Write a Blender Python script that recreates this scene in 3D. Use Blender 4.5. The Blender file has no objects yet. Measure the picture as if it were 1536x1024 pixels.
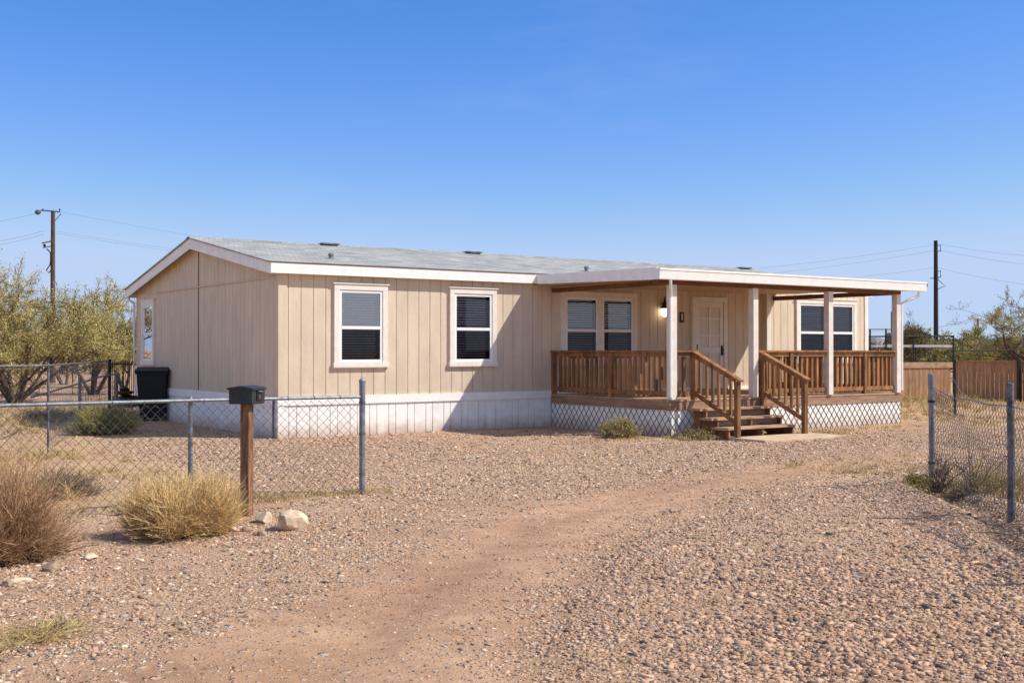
import bpy, math, random
import numpy as np
from mathutils import Vector
R = math.radians
rng = np.random.default_rng(7)
random.seed(7)
C = bpy.context.scene.collection

# ------------------------------------------------------------------ camera, sky, sun, exposure
CAM = (-8.417, -19.741, 1.60); YAW = -0.604
sc = bpy.context.scene
cd = bpy.data.cameras.new('camera'); cam = bpy.data.objects.new('camera', cd); C.objects.link(cam)
cam.location = CAM; cam.rotation_euler = (R(90) + 0.0078, 0, YAW)
cd.sensor_width = 36; cd.lens = 40.27; cd.clip_start = 0.1; cd.clip_end = 20000
sc.camera = cam
SUN_EL = R(46.0); SUN_H = Vector((0.739, -0.673)).normalized()
w = bpy.data.worlds.new('World'); sc.world = w; w.use_nodes = True
nt = w.node_tree; nt.nodes.clear()
sky = nt.nodes.new('ShaderNodeTexSky'); sky.sky_type = 'NISHITA'; sky.sun_disc = False
sky.sun_elevation = SUN_EL; sky.sun_rotation = math.atan2(SUN_H.x, SUN_H.y)
sky.altitude = 400; sky.air_density = 1.0; sky.dust_density = 0.3; sky.ozone_density = 1.6
bg = nt.nodes.new('ShaderNodeBackground'); bg.inputs[1].default_value = 0.12
# a few very thin clouds low in the sky, mixed in by direction
tc = nt.nodes.new('ShaderNodeTexCoord'); mp = nt.nodes.new('ShaderNodeMapping'); mp.inputs['Scale'].default_value = (1.6, 1.6, 7)
nz = nt.nodes.new('ShaderNodeTexNoise'); nz.inputs['Scale'].default_value = 2.2; nz.inputs['Detail'].default_value = 7; nz.inputs['Roughness'].default_value = 0.6
cr = nt.nodes.new('ShaderNodeValToRGB'); cr.color_ramp.elements[0].position = 0.56; cr.color_ramp.elements[1].position = 0.85
cr.color_ramp.elements[1].color = (0.09, 0.09, 0.09, 1)
mx = nt.nodes.new('ShaderNodeMix'); mx.data_type = 'RGBA'; mx.inputs[7].default_value = (7.5, 8.2, 9.2, 1)
L = nt.links.new
L(tc.outputs['Generated'], mp.inputs[0]); L(mp.outputs[0], nz.inputs[0]); L(nz.outputs[0], cr.inputs[0]); L(cr.outputs[0], mx.inputs[0])
ss = nt.nodes.new('ShaderNodeSeparateColor'); cc = nt.nodes.new('ShaderNodeCombineColor'); L(sky.outputs[0], ss.inputs[0])
for i_, (k_, p_, o_) in enumerate(((.264, 1.7, .285), (.191, 1.15, .43), (.176, 1.0, .70))):   # grading of the sky: a clear deep desert blue
    m1 = nt.nodes.new('ShaderNodeMath'); m1.operation = 'MULTIPLY'; m1.inputs[1].default_value = k_; L(ss.outputs[i_], m1.inputs[0])
    m2 = nt.nodes.new('ShaderNodeMath'); m2.operation = 'POWER'; m2.inputs[1].default_value = p_; L(m1.outputs[0], m2.inputs[0])
    m3 = nt.nodes.new('ShaderNodeMath'); m3.operation = 'MULTIPLY'; m3.inputs[1].default_value = o_ / .12; L(m2.outputs[0], m3.inputs[0])
    m4 = nt.nodes.new('ShaderNodeMath'); m4.operation = 'SMOOTH_MIN'; m4.inputs[1].default_value = (.36, .465, .655)[i_] / .12; m4.inputs[2].default_value = .9; L(m3.outputs[0], m4.inputs[0]); L(m4.outputs[0], cc.inputs[i_])
# broken white cloud added in the unseen sky behind, to brighten and warm shade
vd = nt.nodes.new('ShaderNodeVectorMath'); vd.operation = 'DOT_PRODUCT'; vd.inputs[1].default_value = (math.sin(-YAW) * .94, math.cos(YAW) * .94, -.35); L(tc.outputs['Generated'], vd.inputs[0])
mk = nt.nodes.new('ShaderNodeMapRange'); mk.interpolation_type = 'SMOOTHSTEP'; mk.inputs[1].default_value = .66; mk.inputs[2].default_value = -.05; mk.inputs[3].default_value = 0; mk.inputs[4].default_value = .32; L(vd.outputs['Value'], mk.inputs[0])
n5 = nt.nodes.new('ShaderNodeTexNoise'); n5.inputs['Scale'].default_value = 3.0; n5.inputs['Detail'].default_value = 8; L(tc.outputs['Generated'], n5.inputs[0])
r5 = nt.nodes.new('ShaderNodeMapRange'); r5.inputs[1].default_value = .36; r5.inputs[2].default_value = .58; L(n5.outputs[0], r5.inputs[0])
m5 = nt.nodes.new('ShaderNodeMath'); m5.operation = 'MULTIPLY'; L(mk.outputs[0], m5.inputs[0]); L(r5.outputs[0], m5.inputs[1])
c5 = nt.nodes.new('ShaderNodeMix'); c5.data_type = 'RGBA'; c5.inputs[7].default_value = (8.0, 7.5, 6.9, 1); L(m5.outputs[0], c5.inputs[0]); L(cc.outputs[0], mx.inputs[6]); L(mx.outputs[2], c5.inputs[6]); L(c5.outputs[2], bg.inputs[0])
mx.inputs[7].default_value = (5.2, 6.0, 6.8, 1)
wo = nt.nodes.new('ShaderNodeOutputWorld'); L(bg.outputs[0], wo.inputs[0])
sl = bpy.data.lights.new('sun', 'SUN'); sl.energy = 3.75; sl.angle = R(0.53); sl.color = (1.0, 0.95, 0.84)
so = bpy.data.objects.new('sun', sl); C.objects.link(so); so.location = (30, -30, 40)
SD = Vector((SUN_H.x * math.cos(SUN_EL), SUN_H.y * math.cos(SUN_EL), math.sin(SUN_EL)))
so.rotation_euler = SD.to_track_quat('Z', 'Y').to_euler()
sc.view_settings.view_transform = 'Standard'; sc.view_settings.look = 'None'; sc.view_settings.gamma = 1
sc.view_settings.use_curve_mapping = False; sc.view_settings.exposure = 0.50
try:
    sc.cycles.max_bounces = 8; sc.cycles.transparent_max_bounces = 16
except Exception: pass

# ------------------------------------------------------------------ materials
MATS = {}
def mat(name, col, rough=0.8, var=0.12, scale=6.0, bump=0.0, bscale=40.0, metal=0.0, col2=None, rnd=0.0, attr=None, spec=0.35, stretch=None, dirt=None, orand=0.0):
    if name in MATS: return MATS[name]
    m = bpy.data.materials.new(name); m.use_nodes = True; t = m.node_tree; N = t.nodes.new; K = t.links.new
    b = t.nodes['Principled BSDF']; b.inputs['Roughness'].default_value = rough; b.inputs['Metallic'].default_value = metal
    b.inputs['Specular IOR Level'].default_value = spec
    co = N('ShaderNodeTexCoord'); ma = N('ShaderNodeMapping'); K(co.outputs['Object'], ma.inputs[0])
    if stretch: ma.inputs['Scale'].default_value = stretch
    n = N('ShaderNodeTexNoise'); n.inputs['Scale'].default_value = scale; n.inputs['Detail'].default_value = 8; n.inputs['Roughness'].default_value = 0.65
    K(ma.outputs[0], n.inputs['Vector'])
    if col2 is None: col2 = tuple(c * (1 - 2.2 * var) for c in col); 
    r = N('ShaderNodeValToRGB'); r.color_ramp.elements[0].position = 0.33; r.color_ramp.elements[1].position = 0.64
    r.color_ramp.elements[0].color = (*col2, 1); r.color_ramp.elements[1].color = (*[min(1, c * (1 + .35 * var)) for c in col], 1)
    K(n.outputs[0], r.inputs[0]); out = r.outputs[0]
    if rnd > 0:
        if attr:
            g = N('ShaderNodeAttribute'); g.attribute_name = attr; ro = g.outputs['Fac']
        else:
            g = N('ShaderNodeNewGeometry'); ro = g.outputs['Random Per Island']
        mr = N('ShaderNodeMapRange'); mr.inputs[3].default_value = 1 - rnd; mr.inputs[4].default_value = 1 + rnd; K(ro, mr.inputs[0])
        mu = N('ShaderNodeVectorMath'); mu.operation = 'SCALE'; K(out, mu.inputs[0]); K(mr.outputs[0], mu.inputs['Scale']); out = mu.outputs[0]
    if orand > 0:     # every board has its own tone
        oi = N('ShaderNodeObjectInfo'); mr3 = N('ShaderNodeMapRange'); mr3.inputs[3].default_value = 1 - orand; mr3.inputs[4].default_value = 1 + orand; K(oi.outputs['Random'], mr3.inputs[0])
        mu3 = N('ShaderNodeVectorMath'); mu3.operation = 'SCALE'; K(out, mu3.inputs[0]); K(mr3.outputs[0], mu3.inputs['Scale']); out = mu3.outputs[0]
    if dirt:   # dusty stain rising from the ground: (colour, z height, strength)
        ge = N('ShaderNodeNewGeometry'); sx = N('ShaderNodeSeparateXYZ'); K(ge.outputs['Position'], sx.inputs[0])
        n3 = N('ShaderNodeTexNoise'); n3.inputs['Scale'].default_value = 5; n3.inputs['Detail'].default_value = 6; K(ge.outputs['Position'], n3.inputs['Vector'])
        ad = N('ShaderNodeMath'); ad.operation = 'MULTIPLY_ADD'; ad.inputs[1].default_value = -dirt[1] * 1.6; K(n3.outputs[0], ad.inputs[0]); K(sx.outputs[2], ad.inputs[2])
        mr2 = N('ShaderNodeMapRange'); mr2.inputs[1].default_value = -dirt[1]; mr2.inputs[2].default_value = dirt[1] * .4; mr2.inputs[3].default_value = dirt[2]; mr2.inputs[4].default_value = 0
        K(ad.outputs[0], mr2.inputs[0])
        mm = N('ShaderNodeMix'); mm.data_type = 'RGBA'; K(mr2.outputs[0], mm.inputs[0]); K(out, mm.inputs[6]); mm.inputs[7].default_value = (*dirt[0], 1); out = mm.outputs[2]
    K(out, b.inputs['Base Color'])
    if bump > 0:
        n2 = N('ShaderNodeTexNoise'); n2.inputs['Scale'].default_value = bscale; n2.inputs['Detail'].default_value = 4; K(ma.outputs[0], n2.inputs['Vector'])
        bp = N('ShaderNodeBump'); bp.inputs['Strength'].default_value = bump; bp.inputs['Distance'].default_value = 0.01
        K(n2.outputs[0], bp.inputs['Height']); K(bp.outputs[0], b.inputs['Normal'])
    MATS[name] = m; return m
DUST = (0.42, 0.28, 0.18)
M_SIDING = mat('beige_siding', (0.67, 0.555, 0.42), .85, .07, 3.0, .5, 55, stretch=(1, 1, .3), dirt=(DUST, 1.2, .35))
M_SKIRT = mat('white_skirting', (0.86, 0.84, 0.79), .75, .06, 4, .2, 30, dirt=(DUST, .22, .8))
M_TRIM = mat('cream_trim', (0.80, 0.735, 0.65), .7, .05, 8, .2, 60)
M_WHITE = mat('white_fascia_paint', (0.86, 0.84, 0.80), .6, .05, 5, .1, 30)
M_VINYL = mat('white_vinyl', (0.82, 0.82, 0.81), .4, .02, 8)
M_POST = mat('cream_post_paint', (0.74, 0.68, 0.60), .7, .07, 5, .2, 40, dirt=(DUST, .3, .2))
M_WOOD = mat('stained_wood', (0.33, 0.155, 0.062), .65, .30, 7, .4, 50, rnd=.12, orand=.25, stretch=(1, 1, .25))
M_DECKW = mat('deck_board', (0.56, 0.36, 0.225), .7, .24, 6, .4, 50, rnd=.16, orand=.10, stretch=(.25, 2, 1))
M_RIM = mat('rim_board', (0.36, 0.215, 0.14), .75, .18, 5, .3, 50, stretch=(.5, .5, 3))
M_BEAM = mat('dark_beam', (0.17, 0.068, 0.027), .7, .2, 6, .2, 40)
M_CEIL = mat('porch_ceiling', (0.64, 0.43, 0.28), .8, .08, 3, .2, 40)
M_SEAM = mat('dark_seam', (0.16, 0.11, 0.08), .9, .1)
M_LATT = mat('dark_lattice', (0.075, 0.055, 0.042), .7, .2, 10)
M_DOOR = mat('door_paint', (0.80, 0.72, 0.64), .5, .04, 4)
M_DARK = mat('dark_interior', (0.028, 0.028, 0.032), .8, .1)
M_BLIND = mat('blind_slat', (0.84, 0.84, 0.85), .6, .08, 9, rnd=.12)
M_BLACK = mat('black_metal', (0.02, 0.018, 0.018), .45, .1)
M_BRONZE = mat('bronze_metal', (0.06, 0.035, 0.02), .4, .1, metal=.5)
M_GALV = mat('galvanised_steel', (0.26, 0.28, 0.31), .5, .25, 12, .2, 80, metal=.45)
M_GALVD = mat('weathered_steel', (0.17, 0.175, 0.19), .6, .35, 14, .3, 70, metal=.3)
M_WIRE = mat('chain_wire', (0.15, 0.15, 0.16), .55, .2, 9, metal=.3)
M_BIN = mat('bin_plastic', (0.012, 0.013, 0.015), .5, .1, spec=.3)
M_CABLE = mat('cable', (0.24, 0.29, 0.36), .7, .05)
M_MBOX = mat('mailbox_metal', (0.040, 0.044, 0.050), .5, .18, 14, .15, 90, metal=.2)
M_MPOST = mat('mailbox_post_wood', (0.30, 0.155, 0.08), .75, .35, 9, .6, 60, stretch=(4, 4, .5))
M_POLE = mat('utility_pole_wood', (0.13, 0.085, 0.06), .85, .35, 5, stretch=(3, 3, .4))
M_POLED = mat('creosoted_pole_wood', (0.045, 0.036, 0.032), .85, .3, 5, stretch=(3, 3, .4))
M_BARK = mat('bark', (0.13, 0.09, 0.06), .9, .3, 6, .3, 30)
M_BARKG = mat('grey_bark', (0.17, 0.135, 0.10), .9, .3, 6, .3, 30)
M_ROCK = mat('cream_rock', (0.70, 0.54, 0.37), .9, .22, 7, .6, 25)
M_ROCKB = mat('brown_rock', (0.36, 0.25, 0.18), .9, .25, 7, .6, 25)
M_CONC = mat('dusty_concrete', (0.62, 0.45, 0.31), .9, .16, 4, .4, 50)
M_FENCEW = mat('brown_fence_board', (0.41, 0.225, 0.12), .8, .2, 5, .3, 40, rnd=.14, stretch=(3, 3, .4))
M_FENCEL = mat('tan_fence_board', (0.46, 0.26, 0.14), .8, .2, 5, .3, 40, rnd=.12, stretch=(3, 3, .4))
M_TANPL = mat('tan_plank', (0.50, 0.32, 0.19), .8, .18, 5)

def shingles():
    m = bpy.data.materials.new('grey_shingles'); m.use_nodes = True; t = m.node_tree; N = t.nodes.new; K = t.links.new
    b = t.nodes['Principled BSDF']; b.inputs['Roughness'].default_value = .9
    co = N('ShaderNodeTexCoord')
    br = N('ShaderNodeTexBrick'); br.inputs['Color1'].default_value = (.40, .40, .375, 1); br.inputs['Color2'].default_value = (.26, .265, .25, 1)
    br.inputs['Mortar'].default_value = (.10, .105, .11, 1); br.inputs['Scale'].default_value = 1; br.inputs['Mortar Size'].default_value = .008
    br.inputs['Brick Width'].default_value = .33; br.inputs['Row Height'].default_value = .145; br.inputs['Bias'].default_value = -.1
    K(co.outputs['Object'], br.inputs['Vector'])
    n = N('ShaderNodeTexNoise'); n.inputs['Scale'].default_value = 1.1; n.inputs['Detail'].default_value = 9; n.inputs['Roughness'].default_value = .75
    K(co.outputs['Object'], n.inputs['Vector'])
    mr = N('ShaderNodeMapRange'); mr.inputs[1].default_value = .3; mr.inputs[2].default_value = .7; mr.inputs[3].default_value = .72; mr.inputs[4].default_value = 1.25
    K(n.outputs[0], mr.inputs[0])
    mu = N('ShaderNodeVectorMath'); mu.operation = 'SCALE'; K(br.outputs[0], mu.inputs[0]); K(mr.outputs[0], mu.inputs['Scale']); K(mu.outputs[0], b.inputs['Base Color'])
    bp = N('ShaderNodeBump'); bp.inputs['Strength'].default_value = .7; bp.inputs['Distance'].default_value = .01; K(br.outputs['Fac'], bp.inputs['Height']); bp.invert = True
    K(bp.outputs[0], b.inputs['Normal'])
    return m
M_SHING = shingles()
def glass(name, tint, refl=1.0, ior=1.55):
    m = bpy.data.materials.new(name); m.use_nodes = True; t = m.node_tree; t.nodes.clear(); N = t.nodes.new; K = t.links.new
    fr = N('ShaderNodeFresnel'); fr.inputs[0].default_value = ior
    tr = N('ShaderNodeBsdfTransparent'); tr.inputs[0].default_value = (*tint, 1)
    gl = N('ShaderNodeBsdfGlossy'); gl.inputs['Roughness'].default_value = .02; gl.inputs[0].default_value = (refl, refl, refl, 1)
    co = N('ShaderNodeTexCoord'); n = N('ShaderNodeTexNoise'); n.inputs['Scale'].default_value = 1.3; K(co.outputs['Object'], n.inputs['Vector'])
    bp = N('ShaderNodeBump'); bp.inputs['Strength'].default_value = .08; bp.inputs['Distance'].default_value = .02; K(n.outputs[0], bp.inputs['Height']); K(bp.outputs[0], gl.inputs['Normal'])
    mi = N('ShaderNodeMixShader'); K(fr.outputs[0], mi.inputs[0]); K(tr.outputs[0], mi.inputs[1]); K(gl.outputs[0], mi.inputs[2])
    o = N('ShaderNodeOutputMaterial'); K(mi.outputs[0], o.inputs[0]); return m
M_GLASSB = glass('sky_reflecting_glass', (.93, .94, .97), 1.0, 3.2); M_GLASS = glass('window_glass', (.93, .94, .97), 1.0, 1.9); M_GLASSD = glass('dim_glass', (.62, .63, .68), .9, 1.6); M_SCREEN = glass('screened_glass', (.40, .40, .43), .6, 1.5)

# ------------------------------------------------------------------ mesh helpers
def npmesh(name, V, F, m, parent=None, smooth=False, attrs=None):
    V = np.asarray(V, np.float32).reshape(-1, 3); F = np.asarray(F, np.int32)
    me = bpy.data.meshes.new(name); k = F.shape[1]
    me.vertices.add(len(V)); me.vertices.foreach_set('co', V.ravel())
    me.loops.add(F.size); me.loops.foreach_set('vertex_index', F.ravel())
    me.polygons.add(len(F)); me.polygons.foreach_set('loop_start', np.arange(0, F.size, k, dtype=np.int32))
    me.update(calc_edges=True)
    if smooth: me.polygons.foreach_set('use_smooth', np.ones(len(F), bool))
    if attrs:
        for a, vals in attrs.items():
            at = me.attributes.new(a, 'FLOAT', 'POINT'); at.data.foreach_set('value', np.asarray(vals, np.float32))
    me.materials.append(m)
    o = bpy.data.objects.new(name, me); C.objects.link(o)
    if parent: o.parent = parent
    return o
class MB:
    def __init__(s): s.v = []; s.f = []
    def add(s, vs, fs):
        b = len(s.v); s.v += [tuple(p) for p in vs]; s.f += [tuple(i + b for i in f) for f in fs]; return s
    def box(s, x0, y0, z0, x1, y1, z1):
        return s.add([(x0,y0,z0),(x1,y0,z0),(x1,y1,z0),(x0,y1,z0),(x0,y0,z1),(x1,y0,z1),(x1,y1,z1),(x0,y1,z1)],
                     [(0,3,2,1),(4,5,6,7),(0,1,5,4),(1,2,6,5),(2,3,7,6),(3,0,4,7)])
    def prism(s, poly, off):    # closed polygon (3d points) swept by off
        n = len(poly); off = Vector(off); a = [Vector(p) for p in poly]; b = [p + off for p in a]
        return s.add(a + b, [tuple(range(n))[::-1], tuple(range(n, 2 * n))] + [(i, (i + 1) % n, n + (i + 1) % n, n + i) for i in range(n)])
    def bar(s, p, q, wd, ht, up=(0, 0, 1)):    # rectangular bar p->q
        p = Vector(p); q = Vector(q); d = (q - p).normalized(); u = Vector(up)
        sd = d.cross(u)
        if sd.length < 1e-4: sd = d.cross(Vector((0, 1, 0)))
        sd.normalize(); u2 = sd.cross(d).normalized(); a = sd * wd / 2; c = u2 * ht / 2
        vs = [p - a - c, p + a - c, p + a + c, p - a + c, q - a - c, q + a - c, q + a + c, q - a + c]
        return s.add(vs, [(3,2,1,0),(4,5,6,7),(0,1,5,4),(1,2,6,5),(2,3,7,6),(3,0,4,7)])
    def tube(s, pts, r, n=8, cap=True):
        pts = [Vector(p) for p in pts]; rs = r if isinstance(r, (list, tuple)) else [r] * len(pts); rings = []; base = len(s.v)
        d0 = (pts[1] - pts[0]).normalized(); ref = Vector((0, 0, 1)) if abs(d0.z) < .9 else Vector((1, 0, 0))
        for i, p in enumerate(pts):
            d = (pts[min(i + 1, len(pts) - 1)] - pts[max(i - 1, 0)]).normalized()
            a = d.cross(ref).normalized(); b = a.cross(d)
            s.v += [tuple(p + (a * math.cos(2 * math.pi * j / n) + b * math.sin(2 * math.pi * j / n)) * rs[i]) for j in range(n)]
        for i in range(len(pts) - 1):
            for j in range(n):
                s.f.append((base + i * n + j, base + i * n + (j + 1) % n, base + (i + 1) * n + (j + 1) % n, base + (i + 1) * n + j))
        if cap:
            s.f.append(tuple(base + j for j in range(n))[::-1]); s.f.append(tuple(base + (len(pts) - 1) * n + j for j in range(n)))
        return s
    def lathe(s, c, prof, n=16):     # prof: (r, z)
        base = len(s.v)
        for r, z in prof: s.v += [(c[0] + r * math.cos(2 * math.pi * j / n), c[1] + r * math.sin(2 * math.pi * j / n), c[2] + z) for j in range(n)]
        for i in range(len(prof) - 1):
            for j in range(n): s.f.append((base + i * n + j, base + i * n + (j + 1) % n, base + (i + 1) * n + (j + 1) % n, base + (i + 1) * n + j))
        s.f.append(tuple(base + j for j in range(n))[::-1]); s.f.append(tuple(base + (len(prof) - 1) * n + j for j in range(n)))
        return s
    def build(s, name, m, parent=None, smooth=False, bevel=0, xf=None):
        v = s.v
        if xf: v = [xf(p) for p in v]
        me = bpy.data.meshes.new(name); me.from_pydata([tuple(p) for p in v], [], s.f); me.update()
        if smooth: me.polygons.foreach_set('use_smooth', [True] * len(me.polygons))
        me.materials.append(m); o = bpy.data.objects.new(name, me); C.objects.link(o)
        if parent: o.parent = parent
        if bevel:
            b = o.modifiers.new('bevel', 'BEVEL'); b.width = bevel; b.segments = 2; b.limit_method = 'ANGLE'
        return o
def tag(o, label=None, cat=None, group=None, kind=None):
    if label: o['label'] = label
    if cat: o['category'] = cat
    if group: o['group'] = group
    if kind: o['kind'] = kind
    return o
def empty(name, label, cat, group=None, loc=(0, 0, 0), rz=0):
    o = bpy.data.objects.new(name, None); C.objects.link(o); o.location = loc; o.rotation_euler = (0, 0, rz); o.empty_display_size = .2
    return tag(o, label, cat, group)
def strands(P, Rr, n=3):
    """P (N,K,3) polylines, Rr (N,K) radii -> verts, quads of n-sided tubes"""
    N_, K_, _ = P.shape; T = np.gradient(P, axis=1); T /= np.linalg.norm(T, axis=2, keepdims=True) + 1e-9
    ref = np.where(np.abs(T[..., 2:3]) > .9, np.array([1., 0, 0]), np.array([0, 0, 1.]))
    A = np.cross(T, ref); A /= np.linalg.norm(A, axis=2, keepdims=True) + 1e-9; B = np.cross(A, T)
    an = np.arange(n) * 2 * math.pi / n
    V = P[:, :, None, :] + Rr[:, :, None, None] * (A[:, :, None, :] * np.cos(an)[None, None, :, None] + B[:, :, None, :] * np.sin(an)[None, None, :, None])
    idx = np.arange(N_ * K_ * n).reshape(N_, K_, n); j2 = (np.arange(n) + 1) % n
    F = np.stack([idx[:, :-1, :], idx[:, :-1][:, :, j2], idx[:, 1:][:, :, j2], idx[:, 1:, :]], -1).reshape(-1, 4)
    return V.reshape(-1, 3), F
def leaves(Cn, D, ln, wd, g=None):
    """small quads at Cn (N,3) along D with length ln (N,) width wd (N,)"""
    g = g or rng; D = D / (np.linalg.norm(D, axis=1, keepdims=True) + 1e-9); rr = g.normal(size=D.shape); S = np.cross(D, rr); S /= np.linalg.norm(S, axis=1, keepdims=True) + 1e-9
    a = D * ln[:, None] / 2; s = S * wd[:, None] / 2
    V = np.stack([Cn - a, Cn + s, Cn + a, Cn - s], 1).reshape(-1, 3)
    return V, np.arange(len(Cn) * 4).reshape(-1, 4)
RT = np.array([math.cos(YAW), math.sin(YAW)]); FW = np.array([-math.sin(YAW), math.cos(YAW)])
def at(r, f):      # metres right of / ahead of the driveway entrance
    p = np.array(CAM[:2]) + RT * r + FW * f; return float(p[0]), float(p[1])

# ------------------------------------------------------------------ ground
def vnoise(x, y, s, seed=0):
    x = np.asarray(x, float) * s; y = np.asarray(y, float) * s; xi = np.floor(x); yi = np.floor(y); fx = x - xi; fy = y - yi
    fx = fx * fx * (3 - 2 * fx); fy = fy * fy * (3 - 2 * fy)
    h = lambda a, b: np.modf(np.abs(np.sin(a * 127.1 + b * 311.7 + seed * 74.7) * 43758.5453))[0]
    return (h(xi, yi) * (1 - fx) + h(xi + 1, yi) * fx) * (1 - fy) + (h(xi, yi + 1) * (1 - fx) + h(xi + 1, yi + 1) * fx) * fy
def segdist(x, y, pts):
    d = np.full(np.shape(x), 1e9); t_all = np.zeros(np.shape(x))
    for i in range(len(pts) - 1):
        a = np.array(pts[i][:2]); b = np.array(pts[i + 1][:2]); ab = b - a
        t = np.clip(((x - a[0]) * ab[0] + (y - a[1]) * ab[1]) / (ab @ ab), 0, 1)
        dd = np.hypot(x - a[0] - t * ab[0], y - a[1] - t * ab[1])
        if len(pts[i]) > 2: dd = dd / (pts[i][2] * (1 - t) + pts[i + 1][2] * t)
        d = np.minimum(d, dd)
    return d
# (x, y, half width) of the sandy lane that sweeps from the entrance up to the porch
LANE = [(*at(-1.6, 4.2), .75), (*at(-1.0, 5.6), .72), (*at(-.6, 7.2), .62), (*at(.05, 9.3), .62), (*at(1.0, 11.6), .60), (*at(2.2, 13.6), .55), (*at(3.9, 15.6), .5), (*at(6.2, 17.6), .42), (*at(8.6, 18.6), .35)]
LANE2 = [(*at(-1.9, 4.6), .22), (*at(-1.6, 6.2), .22), (*at(-.9, 8.0), .2)]
RUTS = [[at(-1.15, 5.0), at(-.72, 7.3), at(-.45, 8.4), at(.0, 10.3), at(.75, 11.9), at(1.7, 13.4), at(2.8, 15.2)], [at(-.1, 5), at(.25, 7.4), at(.85, 9.6), at(2.0, 11.6), at(3.6, 13.6), at(5.6, 16)]]
DITCH = [at(4.85, 13.4), at(4.75, 12.0), at(4.6, 10.9), at(4.2, 9.9), at(4.1, 9.0), at(4.1, 7.5)]
def gz(x, y):
    x = np.asarray(x, float); y = np.asarray(y, float)
    z = (vnoise(x, y, .35, 1) - .5) * .05 + (vnoise(x, y, 1.3, 2) - .5) * .022 + (vnoise(x, y, 4.1, 3) - .5) * .012
    near = np.clip(np.hypot(x - 5, y) / 9 - .3, .25, 1); z = z * near - .015
    z = z - .045 * np.exp(-(((x - 7.5) / 1.8) ** 2 + ((y + 5.0) / 1.1) ** 2))
    for q in RUTS: z = z - .03 * np.exp(-(segdist(x, y, q) / .22) ** 2)
    z = z - .07 * np.exp(-(segdist(x, y, DITCH) / .16) ** 2) + .05 * np.exp(-((segdist(x, y, DITCH) - .35) / .2) ** 2)
    return z
def g1(x, y): return float(gz(x, y))
def dirtw(x, y):
    d = np.minimum(segdist(x, y, LANE), segdist(x, y, LANE2) + .15) + (vnoise(x, y, .8, 5) - .5) * .9 + (vnoise(x, y, 3.3, 6) - .5) * .35
    a = np.clip((1.65 - d) / 1.3, 0, 1) * .86
    # bare tan earth left of the house and behind the fences
    b = np.clip((-x - 1.5) / 2.5, 0, 1) * np.clip((y + 8.6) / 1.5, 0, 1) * np.clip(.6 + (vnoise(x, y, .5, 9) - .5) * 1.3, 0, 1)
    c = np.clip((x - 13.5) / 2, 0, 1)
    far = np.clip((np.hypot(x, y) - 26) / 8, 0, 1)
    return np.clip(np.maximum(np.maximum(a, b), np.maximum(c * .75, far)), 0, 1)
def axis(lo, hi, st, far):
    core = np.arange(lo, hi + st / 2, st); g = []; s = st; p = 0
    while p < far: s *= 1.16; p += s; g.append(p)
    g = np.array(g); return np.concatenate([core[0] - g[::-1], core, core[-1] + g])
xs = axis(-13, 21, .11, 6000); ys = axis(-19.5, 7, .11, 6000)
X, Y = np.meshgrid(xs, ys); Z = gz(X, Y) * np.clip(1 - (np.hypot(X, Y) - 60) / 60, 0, 1)
nx, ny = len(xs), len(ys); ii = np.arange(nx * ny).reshape(ny, nx)
F = np.stack([ii[:-1, :-1], ii[:-1, 1:], ii[1:, 1:], ii[1:, :-1]], -1).reshape(-1, 4)
rutw = np.zeros_like(X)
for q in RUTS: rutw = np.maximum(rutw, (1 if q is RUTS[0] else .55) * np.exp(-((segdist(X, Y, q) + (vnoise(X, Y, 2.3, 31) - .5) * .25) / .34) ** 2) * np.clip(vnoise(X, Y, .7, 11) * 1.6 - .1, 0, 1))
ditw = np.exp(-(segdist(X, Y, DITCH) / .22) ** 2) * np.clip(vnoise(X, Y, 1.7, 12) * 1.8 - .1, 0, 1)
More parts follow.
